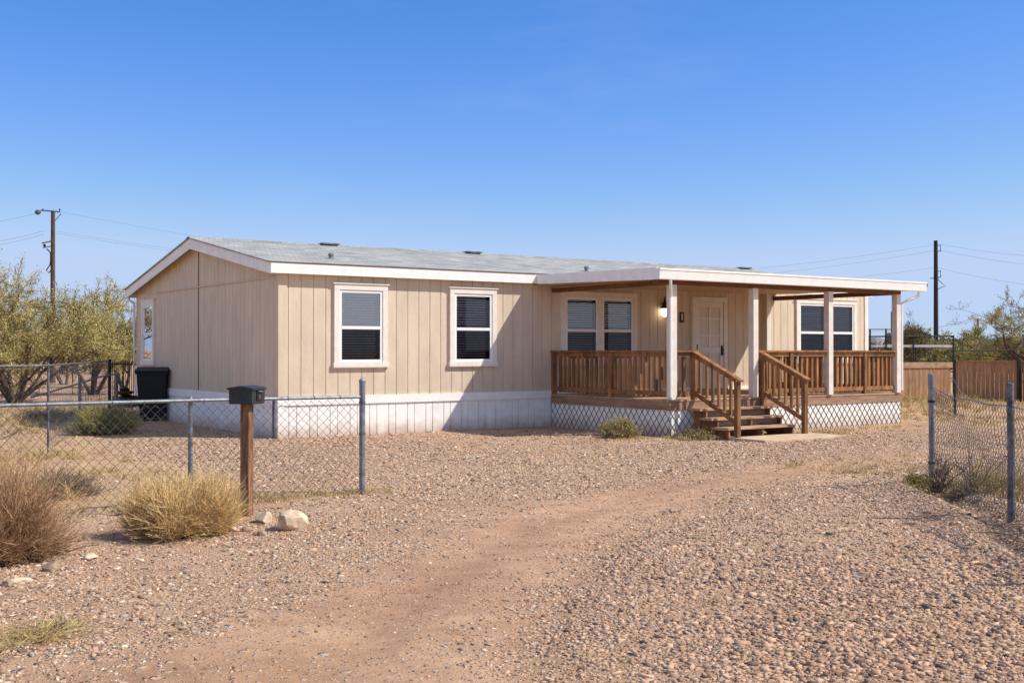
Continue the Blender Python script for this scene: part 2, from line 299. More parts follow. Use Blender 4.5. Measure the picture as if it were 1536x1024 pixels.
def ground_mat():
    m = bpy.data.materials.new('gravelly_desert_soil'); m.use_nodes = True; t = m.node_tree; N = t.nodes.new; K = t.links.new
    b = t.nodes['Principled BSDF']; b.inputs['Roughness'].default_value = .95; b.inputs['Specular IOR Level'].default_value = .15
    ge = N('ShaderNodeNewGeometry'); P = ge.outputs['Position']
    def noise(s, d=8, r=.65):
        n = N('ShaderNodeTexNoise'); n.inputs['Scale'].default_value = s; n.inputs['Detail'].default_value = d; n.inputs['Roughness'].default_value = r; K(P, n.inputs['Vector']); return n.outputs[0]
    def ramp(src, stops):
        r = N('ShaderNodeValToRGB'); e = r.color_ramp.elements
        e[0].position, e[0].color = stops[0][0], (*stops[0][1], 1); e[1].position, e[1].color = stops[-1][0], (*stops[-1][1], 1)
        for p, c in stops[1:-1]: q = e.new(p); q.color = (*c, 1)
        K(src, r.inputs[0]); return r.outputs[0]
    def mix(f, a, c, bt='MIX'):
        x = N('ShaderNodeMix'); x.data_type = 'RGBA'; x.blend_type = bt
        if isinstance(f, float): x.inputs[0].default_value = f
        else: K(f, x.inputs[0])
        K(a, x.inputs[6])
        if isinstance(c, tuple): x.inputs[7].default_value = (*c, 1)
        else: K(c, x.inputs[7])
        return x.outputs[2]
    def voro(s, feat='F1'):
        v = N('ShaderNodeTexVoronoi'); v.feature = feat; v.inputs['Scale'].default_value = s; K(P, v.inputs['Vector']); return v
    def attr(n):
        a = N('ShaderNodeAttribute'); a.attribute_name = n; return a.outputs['Fac']
    grit = ramp(noise(95, 6, .8), [(.30, (.62, .60, .58)), (.48, (.98, .97, .96)), (.66, (1.22, 1.2, 1.18))])
    soil = ramp(noise(.8, 10, .7), [(.3, (.40, .238, .135)), (.5, (.495, .308, .185)), (.7, (.59, .39, .25))])
    patch = ramp(noise(4.5, 9, .75), [(.32, (.74, .72, .71)), (.62, (1.10, 1.09, 1.08))])
    base = mix(1.0, mix(1.0, soil, grit, 'MULTIPLY'), patch, 'MULTIPLY')
    stops = [(0, (.20, .155, .13)), (.15, (.36, .25, .185)), (.5, (.50, .355, .265)), (.8, (.60, .45, .345)), (.93, (.44, .385, .35)), (1, (.72, .60, .49))]
    dw = attr('dirt'); sub = N('ShaderNodeMath'); sub.operation = 'MULTIPLY_ADD'; K(noise(6, 8, .75), sub.inputs[0]); sub.inputs[1].default_value = 1.5; K(dw, sub.inputs[2])
    mr = N('ShaderNodeMapRange'); mr.inputs[1].default_value = .55; mr.inputs[2].default_value = 1.9; K(sub.outputs[0], mr.inputs[0]); mask = mr.outputs[0]
    col = base; hgt = None
    for sc_v, thr_a, thr_b in ((52, .30, .95), (27, .48, .97), (13, .80, .985)):
        v = voro(sc_v); v.inputs['Randomness'].default_value = 1
        wv = N('ShaderNodeVectorMath'); wv.operation = 'ADD'; wn_ = N('ShaderNodeTexNoise'); wn_.inputs['Scale'].default_value = sc_v * 1.4; K(P, wn_.inputs['Vector'])
        ws = N('ShaderNodeVectorMath'); ws.operation = 'SCALE'; ws.inputs['Scale'].default_value = .55 / sc_v; K(wn_.outputs['Color'], ws.inputs[0]); K(P, wv.inputs[0]); K(ws.outputs[0], wv.inputs[1]); K(wv.outputs[0], v.inputs['Vector'])
        s3 = N('ShaderNodeSeparateColor'); K(v.outputs['Color'], s3.inputs[0])
        th = N('ShaderNodeMapRange'); th.inputs[3].default_value = thr_a; th.inputs[4].default_value = thr_b; K(mask, th.inputs[0])
        gt_ = N('ShaderNodeMath'); gt_.operation = 'GREATER_THAN'; K(s3.outputs[0], gt_.inputs[0]); K(th.outputs[0], gt_.inputs[1])
        sh = ramp(v.outputs['Distance'], [(.30, (1, 1, 1)), (.46, (0, 0, 0))])
        al = N('ShaderNodeMath'); al.operation = 'MULTIPLY'; K(gt_.outputs[0], al.inputs[0]); K(sh, al.inputs[1])
        col = mix(al.outputs[0], col, ramp(s3.outputs[1], stops))
        h1 = N('ShaderNodeMath'); h1.operation = 'MULTIPLY'; h1.inputs[1].default_value = 30 / sc_v; K(al.outputs[0], h1.inputs[0])
        if hgt is None: hgt = h1.outputs[0]
        else:
            ha = N('ShaderNodeMath'); ha.operation = 'MAXIMUM'; K(hgt, ha.inputs[0]); K(h1.outputs[0], ha.inputs[1]); hgt = ha.outputs[0]
    rt = N('ShaderNodeMath'); rt.operation = 'MULTIPLY'; K(attr('rut'), rt.inputs[0]); K(ramp(noise(5, 9, .75), [(.3, (.35, .35, .35)), (.6, (1, 1, 1))]), rt.inputs[1]); col = mix(rt.outputs[0], col, (.34, .19, .115))
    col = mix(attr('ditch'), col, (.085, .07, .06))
    # yellow dried grass litter in the yard beyond the fences
    lit = N('ShaderNodeMath'); lit.operation = 'MULTIPLY'; K(attr('litter'), lit.inputs[0]); K(ramp(noise(3.2, 9, .8), [(.45, (0, 0, 0)), (.58, (1, 1, 1))]), lit.inputs[1])
    col = mix(lit.outputs[0], col, (.56, .38, .16))
    K(col, b.inputs['Base Color'])
    hs = N('ShaderNodeMath'); hs.operation = 'MULTIPLY_ADD'; K(noise(70, 6, .8), hs.inputs[0]); hs.inputs[1].default_value = .8; K(hgt, hs.inputs[2])
    bp = N('ShaderNodeBump'); bp.inputs['Distance'].default_value = .012; bp.inputs['Strength'].default_value = .9; K(hs.outputs[0], bp.inputs['Height']); K(bp.outputs[0], b.inputs['Normal'])
    return m
lit = np.clip((-X - 1.0) / 2, 0, 1) * np.clip((Y + 8.8) / 1.2, 0, 1) + np.clip((X - 2.2) / 1.5, 0, 1) * np.clip((-9.0 - Y) / 2, 0, 1) * np.clip((X + (-Y) * .0 - 2.2), 0, 1) + np.clip((X - 12.5) / 2, 0, 1) * .8
lit = np.clip(lit, 0, 1) * .75
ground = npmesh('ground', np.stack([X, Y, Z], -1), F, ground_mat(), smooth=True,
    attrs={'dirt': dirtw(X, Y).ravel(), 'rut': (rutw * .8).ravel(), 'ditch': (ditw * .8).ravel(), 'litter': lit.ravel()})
tag(ground, kind='structure')

# loose stones lying on the soil (dense near the entrance)
# chips: a cube's eight corners pushed about, as two triangles per face
IV = np.array([(a, b, c) for c in (-1, 1) for b in (-1, 1) for a in (-1, 1)], float) * .72
IF = np.array([(0,2,3),(0,3,1),(4,5,7),(4,7,6),(0,1,5),(0,5,4),(2,6,7),(2,7,3),(0,4,6),(0,6,2),(1,3,7),(1,7,5)])
def YWALL(x): return np.where((x > -.05) & (x < 16.6), np.where((x > 6.15) & (x < 13.15), -3.74, -.02), 99.)
def stones(n, g):
    f = 3.6 + (g.random(n) ** .76) * 20; r = (g.random(n) * 2 - 1) * (.56 * f + 1.0)
    x = CAM[0] + RT[0] * r + FW[0] * f; y = CAM[1] + RT[1] * r + FW[1] * f
    dw = dirtw(x, y); coarse = np.clip((r / f + .06) * 3.2, 0, 1) * np.clip((11.5 - f) / 5, 0, 1)
    leftc = np.clip((-r / f - .25) * 4, 0, 1) * np.clip((10.5 - f) / 3, 0, 1)
    lump = vnoise(x, y, .9, 21) * (.5 + vnoise(x, y, 3.7, 22)) ; lump2 = vnoise(x, y, 9, 23)
    out_ = (y > YWALL(x)) ; keep = (~out_) & (g.random(n) < np.clip((1 - dw) * (.12 + .75 * lump * (.5 + lump2) + .35 * coarse * (.4 + lump2)) + .34 * lump2 ** 2, 0.03, 1) * np.clip((24.5 - f) / 8, 0, 1) * np.clip((.56 * f + 1.0 - np.abs(r)) / .8, 0, 1))
    x, y, f, coarse, leftc, dw = [a[keep] for a in (x, y, f, coarse, leftc, dw)]; n = len(x)
    size = .0046 * np.exp(g.normal(size=n).clip(-1.2, 2.6) * .48) * (1 + .62 * coarse + .35 * leftc) * (1 - .35 * dw) * (1 + .05 * (f - 5))
    size = np.minimum(size, .030)
    sc_ = np.stack([size * (1 + .8 * g.random(n)), size * (.7 + .5 * g.random(n)), size * (.40 + .35 * g.random(n))], -1)
    V = (IV[None] + .30 * g.normal(size=(n, 8, 3)).clip(-1.7, 1.7)) * np.where(IV[None, :, 2:3] > 0, .85, 1.1) * sc_[:, None, :]
    a = g.random(n) * 2 * math.pi; ti = g.normal(size=n) * .35
    yz = V[..., 1] * np.cos(ti)[:, None] - V[..., 2] * np.sin(ti)[:, None]; zz = V[..., 1] * np.sin(ti)[:, None] + V[..., 2] * np.cos(ti)[:, None]
    xx = V[..., 0] * np.cos(a)[:, None] - yz * np.sin(a)[:, None]; yy = V[..., 0] * np.sin(a)[:, None] + yz * np.cos(a)[:, None]
    W = np.stack([xx + x[:, None], yy + y[:, None], zz + (gz(x, y) + sc_[:, 2] * .2)[:, None]], -1)
    Fs = (IF[None] + (np.arange(n) * 8)[:, None, None]).reshape(-1, 3)
    rn = np.repeat(g.random(n) * (1 - .22 * coarse), 8)
    return W.reshape(-1, 3), Fs, rn
def stone_mat():
    m = bpy.data.materials.new('crushed_stone'); m.use_nodes = True; t = m.node_tree; N = t.nodes.new; K = t.links.new
    b = t.nodes['Principled BSDF']; b.inputs['Roughness'].default_value = .95; b.inputs['Specular IOR Level'].default_value = .1
    a = N('ShaderNodeAttribute'); a.attribute_name = 'rnd'; r = N('ShaderNodeValToRGB'); e = r.color_ramp.elements
    e[0].color = (.11, .088, .075, 1); e[1].color = (.76, .62, .47, 1)
    for p, c in [(.07, (.17, .130, .105)), (.17, (.30, .192, .132)), (.35, (.44, .275, .178)), (.55, (.53, .340, .225)), (.76, (.62, .415, .282)), (.82, (.36, .30, .25)), (.88, (.48, .385, .31)), (.95, (.68, .51, .36))]:
        q = e.new(p); q.color = (*c, 1)
    K(a.outputs['Fac'], r.inputs[0])
    n = N('ShaderNodeTexNoise'); n.inputs['Scale'].default_value = 60; ge = N('ShaderNodeNewGeometry'); K(ge.outputs['Position'], n.inputs['Vector'])
    mr = N('ShaderNodeMapRange'); mr.inputs[3].default_value = .75; mr.inputs[4].default_value = 1.2; K(n.outputs[0], mr.inputs[0])
    mu = N('ShaderNodeVectorMath'); mu.operation = 'SCALE'; K(r.outputs[0], mu.inputs[0]); K(mr.outputs[0], mu.inputs['Scale']); K(mu.outputs[0], b.inputs['Base Color'])
    return m
V, F, rn = stones(860000, np.random.default_rng(3))
gr = npmesh('gravel', V, F, stone_mat(), attrs={'rnd': rn}); tag(gr, 'loose crushed stones covering the driveway and yard', 'gravel', kind='stuff')

# ------------------------------------------------------------------ house
W_, L_ = 8.77, 16.50; YR = 4.25; ZB = .73; ZE = 3.02; XJ = 12.69; PJ = .16
ZRF = 3.98; EO = .13; GO = .22
house = empty('manufactured_house', 'long beige single storey house with grey shingle roof and white skirting', 'house')
def roofz(y):
    if y <= YR: return 3.20 + (ZRF - 3.20) * (y + EO) / (YR + EO)
    return ZRF - (ZRF - 3.08) * (y - YR) / (W_ + .2 - YR)
def grooved(P0, D, Nn, length, z0, ztop, sp, gw=.015, gd=.013, first=None):
    """vertical-groove panel; P0 start xy, D unit dir, Nn outward normal"""
    mb = MB(); us = [0]; u = first if first is not None else sp[0]; i = 0; edges = []
    while u < length - gw: edges.append(u); i += 1; u += sp[i % len(sp)]
    prof = [(0, 0)]
    for e in edges: prof += [(e - gw / 2, 0), (e - gw / 2 + .001, -gd), (e + gw / 2 - .001, -gd), (e + gw / 2, 0)]
    prof.append((length, 0))
    zf = ztop if callable(ztop) else (lambda p: ztop)
    extra = [u for u in np.arange(0, length, .4)]
    pts = []
    for u, d in prof:
        x = P0[0] + D[0] * u + Nn[0] * d; y = P0[1] + D[1] * u + Nn[1] * d; pts.append((x, y, z0)); pts.append((x, y, zf((x, y))))
    fs = [(2 * k, 2 * k + 2, 2 * k + 3, 2 * k + 1) for k in range(len(prof) - 1)]
    mb.add(pts, fs); return mb
# walls
f_ = grooved((0, 0), (1, 0), (0, -1), XJ, ZB, ZE, [.252], first=.19); f_.build('front_wall', M_SIDING, house)
f2 = grooved((XJ, -PJ), (1, 0), (0, -1), L_ - XJ, ZB, ZE, [.252], first=.25)
f2.add([(XJ, 0, ZB), (XJ, -PJ, ZB), (XJ, -PJ, ZE), (XJ, 0, ZE)], [(0, 1, 2, 3)]); f2.build('front_wall', M_SIDING, house)
gt = lambda p: roofz(p[1]) - .05
gw_ = grooved((0, W_), (0, -1), (-1, 0), W_, ZB, gt, [.205], .010, .007, first=.12)
gw_.build('gable_wall', M_SIDING, house)
MB().add([(L_, -PJ, 0), (L_, W_, 0), (L_, W_, roofz(W_) - .05), (L_, YR, ZRF - .05), (L_, -PJ, roofz(0) - .05)], [(0, 1, 2, 3, 4)]).build('gable_wall', M_SIDING, house)
MB().box(0.02, W_ - .02, 0, L_ - .01, W_, 3.0).build('rear_wall', M_SIDING, house)
# corner boards, seams
cb = MB().box(-.018, -.022, ZB, .15, -.001, ZE).box(-.022, -.018, ZB, -.001, .11, ZE); cb.build('corner_board', M_SIDING, house)
MB().box(XJ - .012, -PJ - .024, ZB, XJ + .125, -PJ - .001, ZE).build('corner_board', M_TRIM, house)
MB().box(L_ - .12, -PJ - .024, ZB, L_ + .02, -PJ - .001, ZE).build('corner_board', M_TRIM, house)
MB().box(-.014, YR + .02, ZB, -.001, YR + .036, roofz(YR) - .2).build('panel_seam', M_SEAM, house)
MB().box(-.03, .115, 2.945, -.001, YR + .018, 2.967).box(-.03, YR + .038, 2.945, -.001, W_ - .02, 2.967).build('seam_flashing', M_SIDING, house)
# belly band and skirting
MB().box(-.03, -.032, ZB - .145, XJ - .02, -.001, ZB + .012).box(-.032, -.03, ZB - .145, -.001, W_, ZB + .012).build('belly_band', M_WHITE, house)
sk = grooved((-.0, -.006), (1, 0), (0, -1), L_, -.15, ZB - .1, [.262, .155], .019, .015, first=.2); sk.build('skirting', M_SKIRT, house)
sk = grooved((-.006, W_), (0, -1), (-1, 0), W_, -.15, ZB - .1, [.13], .012, .010, first=.1); sk.build('skirting', M_SKIRT, house)
MB().box(-.02, -.02, -.15, .10, .0, ZB - .146).box(-.02, .001, -.15, -.007, .08, ZB - .146).build('skirting_corner', M_SKIRT, house)
MB().tube([(-.06, .10, -.1), (-.06, .10, .72), (-.06, .10, .75)], .022, 8).build('conduit', M_GALVD, house)
# roof
EW = W_ + .2
top = [(-EO, 3.20), (YR, ZRF), (EW, 3.08)]
def slab(x0, x1, off_top, off_bot, name, m, ylim=None):
    T = [(x0, y, z + off_top) for y, z in top] + [(x0, y, z + off_bot) for y, z in top[::-1]]
    return MB().prism(T, (x1 - x0, 0, 0)).build(name, m, house)
rf = slab(-GO - .03, L_ + GO + .03, .028, .0, 'roof', M_SHING)
MB().prism([(-GO - .03, y, z + .001) for y, z in [(-EO - .035, 3.194), (-EO - .035, 3.222), (-EO - .0005, 3.222)]][:3], (L_ + 2 * GO + .06, 0, 0)).build('drip_edge', M_SEAM, house)
# ridge cap + vents on the roof
MB().prism([(-GO - .03, YR - .15, ZRF + .004), (-GO - .03, YR, ZRF + .05), (-GO - .03, YR + .15, ZRF + .0)], (L_ + 2 * GO + .06, 0, 0)).build('ridge_cap', M_SHING, rf)
for x in (2.8, 6.7, 16.2):
    MB().box(x, YR - .18, ZRF + .03, x + .42, YR + .10, ZRF + .066).build('ridge_vent', M_GALVD, rf)
for x, y, h in ((1.48, .9, .09), (7.9, .9, .10)):
    z = roofz(y); MB().tube([(x, y, z), (x, y, z + h)], .045, 10).lathe((x, y, z + .01), [(.10, 0), (.08, .015), (.045, .04)], 12).build('vent_pipe', M_GALV, rf)
    MB().lathe((x, y, z + h), [(.06, 0), (.06, .03), (.02, .05)], 10).build('vent_cap', M_GALV, rf)
# fascia (front), soffit, rake boards
MB().box(-GO + .001, -EO - .03, 3.01, L_ + GO, -EO, 3.195).build('fascia', M_WHITE, house)
MB().box(-GO + .03, -EO, 3.012, XJ, -.001, 3.025).build('soffit', M_TRIM, house)
MB().box(-GO + .001, EW + .001, 2.90, L_ + GO, EW + .03, 3.08).build('fascia', M_WHITE, house)
for x0 in (-GO - .0, L_ + GO - .025):
    T = [(x0, -EO - .001, 3.195), (x0, YR, ZRF - .003), (x0, EW, 3.075), (x0, EW, 2.875), (x0, YR, ZRF - .215), (x0, -EO - .001, 2.995)]
    MB().add(T + [(a + .025, b, c) for a, b, c in T], [(0, 1, 4, 5), (1, 2, 3, 4), (11, 10, 7, 6), (10, 9, 8, 7), (0, 6, 7, 1), (1, 7, 8, 2), (2, 8, 9, 3), (3, 9, 10, 4), (4, 10, 11, 5), (5, 11, 6, 0)]).build('rake_board', M_WHITE, house)
T = [(-GO + .026, y, z - .05) for y, z in top] + [(-GO + .026, y, z - .062) for y, z in top[::-1]]
MB().prism(T, (GO - .03, 0, 0)).build('rake_soffit', M_CEIL, house)
# rear gutter spout by the left rear corner
MB().tube([(-.16, W_ + .13, 2.9), (-.15, W_ + .1, 2.84), (-.07, W_ + .02, 2.77), (-.06, W_ - .02, 2.70), (-.06, W_ - .02, .2)], .035, 8).build('downspout', M_WHITE, house)

def window(P, ax, x0, x1, z0, z1, units=1, glass_up=M_GLASS, yp=0.0, blinds=True, trim=.105, cut=1.0):
    """window on the front (ax='x') or on the gable (ax='y'); local u along wall, d outward"""
    if ax == 'x': tf = lambda p: (p[0], yp - p[1], p[2])
    else: tf = lambda p: (yp - p[1], p[0], p[2])
    def bx(mb, u0, d0, z0_, u1, d1, z1_): mb.box(u0, d0, z0_, u1, d1, z1_)
    t = MB(); bx(t, x0, .0, z0 + .09, x0 + trim, .052, z1 - trim); bx(t, x1 - trim, .0, z0 + .09, x1, .052, z1 - trim); bx(t, x0, .0, z1 - trim, x1, .054, z1)
    if units == 2: mid = (x0 + x1) / 2; bx(t, mid - .06, 0, z0 + .09, mid + .06, .052, z1 - trim)
    wn = t.build('window', M_TRIM, P, xf=tf)
    s = MB(); bx(s, x0 - .02, 0, z0, x1 + .02, .068, z0 + .089); bx(s, x0 - .025, 0, z0 - .012, x1 + .025, .062, z0 - .001); s.build('sill', M_TRIM, wn, xf=tf)
    s = MB(); bx(s, x0 - .03, 0, z1 + .001, x1 + .03, .075, z1 + .022); s.build('drip_cap', M_TRIM, wn, xf=tf)
    spans = [(x0 + trim, x1 - trim)] if units == 1 else [(x0 + trim, mid - .06), (mid + .06, x1 - trim)]
    zb, zt = z0 + .09, z1 - trim
    for a, b in spans:
        fr = MB(); fw = .055; bx(fr, a, 0, zb, a + fw, .036, zt); bx(fr, b - fw, 0, zb, b, .036, zt); bx(fr, a + fw, 0, zt - fw, b - fw, .036, zt); bx(fr, a + fw, 0, zb, b - fw, .036, zb + fw)
        zm = zb + (zt - zb) * .48; bx(fr, a + fw, 0, zm - .03, b - fw, .040, zm + .03)
        fr.build('frame', M_VINYL, wn, xf=tf)
        m_ = MB(); bx(m_, a + fw, .0005, zb + fw, b - fw, .003, zt - fw); m_.build('dark_room_board', M_DARK, wn, xf=tf)  # dark board on the wall; its colour stands for the unlit room
        if blinds:
            bl = MB(); z = zt - fw - .03; k = 0
            ub = b - fw - (b - a) * .10
            while z > zb + fw + .02:
                if abs(z - zm) > .045:
                    dz = .004 * math.sin(k * 1.7) ; tl = .024
                    bl.add([(a + fw + .005, .016, z + dz), (ub + random.uniform(-.02, .02), .016, z + .002 * random.random()), (ub, .007, z + tl), (a + fw + .005, .007, z + tl + dz)], [(0, 1, 2, 3)])
                z -= .050; k += 1
            bl.build('blind', M_BLIND, wn, xf=tf)
        g = MB(); g.add([(a + fw, .021, zm + .03), (b - fw, .021, zm + .03), (b - fw, .021, zt - fw), (a + fw, .021, zt - fw)], [(0, 1, 2, 3)]); g.build('pane', glass_up, wn, xf=tf)
        g = MB(); g.add([(a + fw, .025, zb + fw), (b - fw, .025, zb + fw), (b - fw, .025, zm - .03), (a + fw, .025, zm - .03)], [(0, 1, 2, 3)]); g.build('pane', M_SCREEN, wn, xf=tf)
    return wn
window(house, 'x', 1.10, 2.24, 1.28, 2.86, 1, M_GLASSB)
window(house, 'x', 3.66, 4.79, 1.28, 2.86, 1, M_GLASSD)
window(house, 'x', 6.48, 8.61, 1.28, 2.86, 2, M_GLASS)
window(house, 'x', 13.72, 16.02, 1.28, 2.89, 2, M_GLASSD, yp=-PJ)
window(house, 'y', 7.25, 8.22, 1.26, 2.80, 1, M_GLASSD)
# entrance door
dx0, dx1, dz0, dz1 = 10.32, 11.45, .68, 2.86
t = MB().box(dx0, -.06, dz0, dx0 + .11, 0, dz1).box(dx1 - .11, -.06, dz0, dx1, 0, dz1).box(dx0 + .111, -.06, dz1 - .11, dx1 - .111, 0, dz1)
dr = t.build('door', M_TRIM, house)
a, b = dx0 + .115, dx1 - .115; zt = dz1 - .115; MB().box(a, -.0075, dz0 + .02, b, -.001, zt).build('door_panel', mat('door_panel_recess_shade', (.71, .63, .56), .5, .05, 5), dr)  # recess shade put into the colour, darker than the leaf so relief reads
lf = MB()
lf.box(a, -.034, dz0 + .02, a + .11, -.008, zt).box(b - .11, -.034, dz0 + .02, b, -.008, zt)
for z0_, z1_ in ((dz0 + .02, dz0 + .2), (1.55, 1.67), (zt - .12, zt)): lf.box(a + .11, -.034, z0_, b - .11, -.008, z1_)
mid = (a + b) / 2; lf.box(mid - .025, -.031, dz0 + .2, mid + .025, -.008, zt - .12)
for z in (1.95, 2.35): lf.box(a + .11, -.030, z - .022, mid - .025, -.008, z + .022).box(mid + .025, -.030, z - .022, b - .11, -.008, z + .022)
lf.build('door_leaf', M_DOOR, dr)
MB().box(b - .085, -.055, 1.48, b - .035, -.034, 1.72).tube([(b - .06, -.045, 1.66), (b - .06, -.09, 1.62), (b - .06, -.09, 1.52), (b - .06, -.045, 1.49)], .010, 6).build('handle', M_BLACK, dr)
MB().tube([(a + .03, -.045, 1.62), (a + .03, -.045, 1.74)], .014, 6).build('hinge', M_BRONZE, dr)
MB().box(dx0 + .02, -.11, dz0 - .01, dx1 - .02, -.0, dz0 + .018).build('threshold', M_DECKW, dr)
# little framed plate by the door
t = MB(); px_, pz_ = 10.0, 2.37
t.box(px_ - .055, -.04, pz_ - .12, px_ - .033, -.001, pz_ + .12).box(px_ + .033, -.04, pz_ - .12, px_ + .055, -.001, pz_ + .12).box(px_ - .033, -.04, pz_ + .095, px_ + .033, -.001, pz_ + .12).box(px_ - .033, -.04, pz_ - .12, px_ + .033, -.001, pz_ - .07)
db = t.build('doorbell', M_BRONZE, house); MB().box(px_ - .032, -.025, pz_ - .069, px_ + .032, -.002, pz_ + .094).build('button_plate', M_TRIM, db)
# lit lantern
ln = empty('wall_lantern', 'small lit porch lantern with pointed dark hood and glowing glass globe', 'wall lamp', loc=(9.37, 0, 0))
MB().lathe((0, -.13, 2.56), [(.10, 0), (.105, .015), (.085, .03), (.04, .13), (.022, .2), (.008, .28)], 14).tube([(0, -.001, 2.66), (0, -.07, 2.70), (0, -.12, 2.68)], .012, 6).build('lantern_hood', M_BLACK, ln)
em = bpy.data.materials.new('lamp_glow'); em.use_nodes = True; bb = em.node_tree.nodes['Principled BSDF']; bb.inputs['Base Color'].default_value = (.9, .85, .75, 1)
bb.inputs['Emission Color'].default_value = (1, .86, .62, 1); bb.inputs['Emission Strength'].default_value = 2.6
MB().lathe((0, -.13, 2.37), [(.02, 0), (.06, .03), (.088, .08), (.092, .13), (.085, .185)], 14).build('lantern_globe', em, ln, smooth=True)

# ------------------------------------------------------------------ porch
porch = empty('porch', 'raised wooden porch with white flat roof, brown railings and steps', 'porch')
X0, X1, YF, ZD = 6.20, 13.10, -3.75, .67
RX0, RX1, RYF = 5.75, 13.02, -3.90
# roof
zf, zw = 3.125, 3.185
T = [(RX0, RYF, zf), (RX0, -EO - .032, zw), (RX0, -EO - .032, zw - .05), (RX0, RYF, zf - .05)]
pr = MB().prism(T, (RX1 - RX0, 0, 0)).build('porch_roof', M_WHITE, porch)
T = [(RX0 - .022, RYF - .02, zf + .004), (RX0 - .022, -EO - .034, zw + .004), (RX0 - .022, -EO - .034, 3.0), (RX0 - .022, RYF - .02, 2.905)]
MB().prism(T, (.02, 0, 0)).build('fascia', M_WHITE, pr)
T = [(RX1 + .002, y, z) for _, y, z in T]; MB().prism(T, (.02, 0, 0)).build('fascia', M_WHITE, pr)
gu = MB().prism([(RX0 - .024, RYF - .022, 2.905), (RX0 - .024, RYF - .10, 2.915), (RX0 - .024, RYF - .115, 3.075), (RX0 - .024, RYF - .125, 3.08), (RX0 - .024, RYF - .125, 3.115), (RX0 - .024, RYF - .022, 3.115)], (13.68 - RX0, 0, 0))
gut = gu.build('gutter', M_WHITE, pr)
MB().box(13.657, RYF - .12, 3.02, 13.675, RYF - .06, 3.08).build('gutter_end_bracket', M_BRONZE, pr)
# beams, ceiling
bm = MB().box(RX0 + .12, -3.80, 2.835, RX1 - .001, -3.66, 2.922).box(X0 + .01, -3.655, 2.84, X0 + .13, -.05, 2.924).box(12.88, -3.655, 2.825, 13.0, -PJ - .03, 2.924)
bm.build('roof_beam', M_BEAM, porch)
T = [(RX0, RYF, 2.925), (RX0, -.002, 2.985), (RX0, -.002, 2.995), (RX0, RYF, 2.935)]
MB().prism(T, (XJ - .003 - RX0, 0, 0)).build('porch_ceiling', M_CEIL, porch)
T = [(XJ - .001, RYF, 2.925), (XJ - .001, -PJ - .03, 2.983), (XJ - .001, -PJ - .03, 2.993), (XJ - .001, RYF, 2.935)]
MB().prism(T, (RX1 - XJ, 0, 0)).build('porch_ceiling', M_CEIL, porch)
PX = (6.28, 8.46, 10.70, 12.95)
for x in PX:
    MB().box(x - .07, -3.80, ZD + .002, x + .07, -3.66, 2.834).build('post', M_POST, porch, bevel=.006)
# downspouts
MB().tube([(6.02, -3.98, 2.90), (6.04, -3.96, 2.83), (6.16, -3.84, 2.68), (6.185, -3.80, 2.60), (6.185, -3.80, .72)], .028, 8).build('downspout', M_WHITE, porch)
MB().tube([(13.42, -3.98, 2.90), (13.42, -3.95, 2.80), (13.2, -3.84, 2.70), (13.07, -3.78, 2.64), (13.07, -3.78, .72)], .03, 8).build('downspout', M_WHITE, porch)
# deck boards with gaps, rim
dk = MB(); y = YF - .012
while y < -.02:
    y2 = min(y + .138, -.012); dk.box(X0 - .01, y, ZD - .03, X1 + .01 if y < -PJ - .2 else XJ - .01, y2, ZD); y = y2 + .006
dk.build('deck', M_DECKW, porch)
rm = MB().box(X0, YF, ZD - .195, X1, YF + .035, ZD - .032).box(X0, YF + .036, ZD - .195, X0 + .035, -.035, ZD - .032).box(X1 - .035, YF + .036, ZD - .195, X1, -PJ - .035, ZD - .032)
rm.build('rim_board', M_RIM, porch)
MB().box(X0 + .02, YF + .018, -.12, X1 - .02, YF + .033, ZD - .19).box(X0 + .017, YF + .04, -.12, X0 + .03, -.04, ZD - .197).box(X1 - .033, YF + .04, -.12, X1 - .02, -PJ - .04, ZD - .19).build('skirting_panel', M_SKIRT, porch)
def lattice(P0, D, length, z0, z1, Nn, w=.165, h=.21):
    """crossing diagonal wires inside a rectangle"""
    mb = MB(); H = z1 - z0; sl = h / w
    c = -H / sl
    while c < length:
        for sgn in (1, -1):
            # line u = c + z/sl (sgn 1) or mirrored
            u0, v0 = c, 0.; u1, v1 = c + H / sl, H
            if u0 < 0: v0 = -u0 * sl; u0 = 0
            if u1 > length: v1 = H - (u1 - length) * sl; u1 = length
            if u1 - u0 > .01:
                if sgn < 0: pa, pb = (length - u0, v0), (length - u1, v1)
                else: pa, pb = (u0, v0), (u1, v1)
                o = .0022 * sgn
                A = (P0[0] + D[0] * pa[0] + Nn[0] * o, P0[1] + D[1] * pa[0] + Nn[1] * o, z0 + pa[1]); B = (P0[0] + D[0] * pb[0] + Nn[0] * o, P0[1] + D[1] * pb[0] + Nn[1] * o, z0 + pb[1])
                mb.bar(A, B, .0095, .004, up=(Nn[0], Nn[1], 0))
        c += w
    return mb
zl0, zl1 = -.06, ZD - .196
lattice((X0 + .01, -.04), (0, -1), -YF - .05, zl0, zl1, (-1, 0)).build('lattice', M_LATT, porch)
lattice((X0 + .01, YF + .01), (1, 0), 6.86 - X0, zl0, zl1, (0, -1)).build('lattice', M_LATT, porch)
lattice((6.9, YF + .012), (1, 0), 8.6 - 6.9, zl0, zl1, (0, -1)).build('lattice', M_LATT, porch)
lattice((8.65, YF + .01), (1, 0), X1 - 8.66, zl0, zl1, (0, -1)).build('lattice', M_LATT, porch)
lattice((X1 - .01, YF + .03), (0, 1), 3.5, zl0, zl1, (1, 0)).build('lattice', M_LATT, porch)
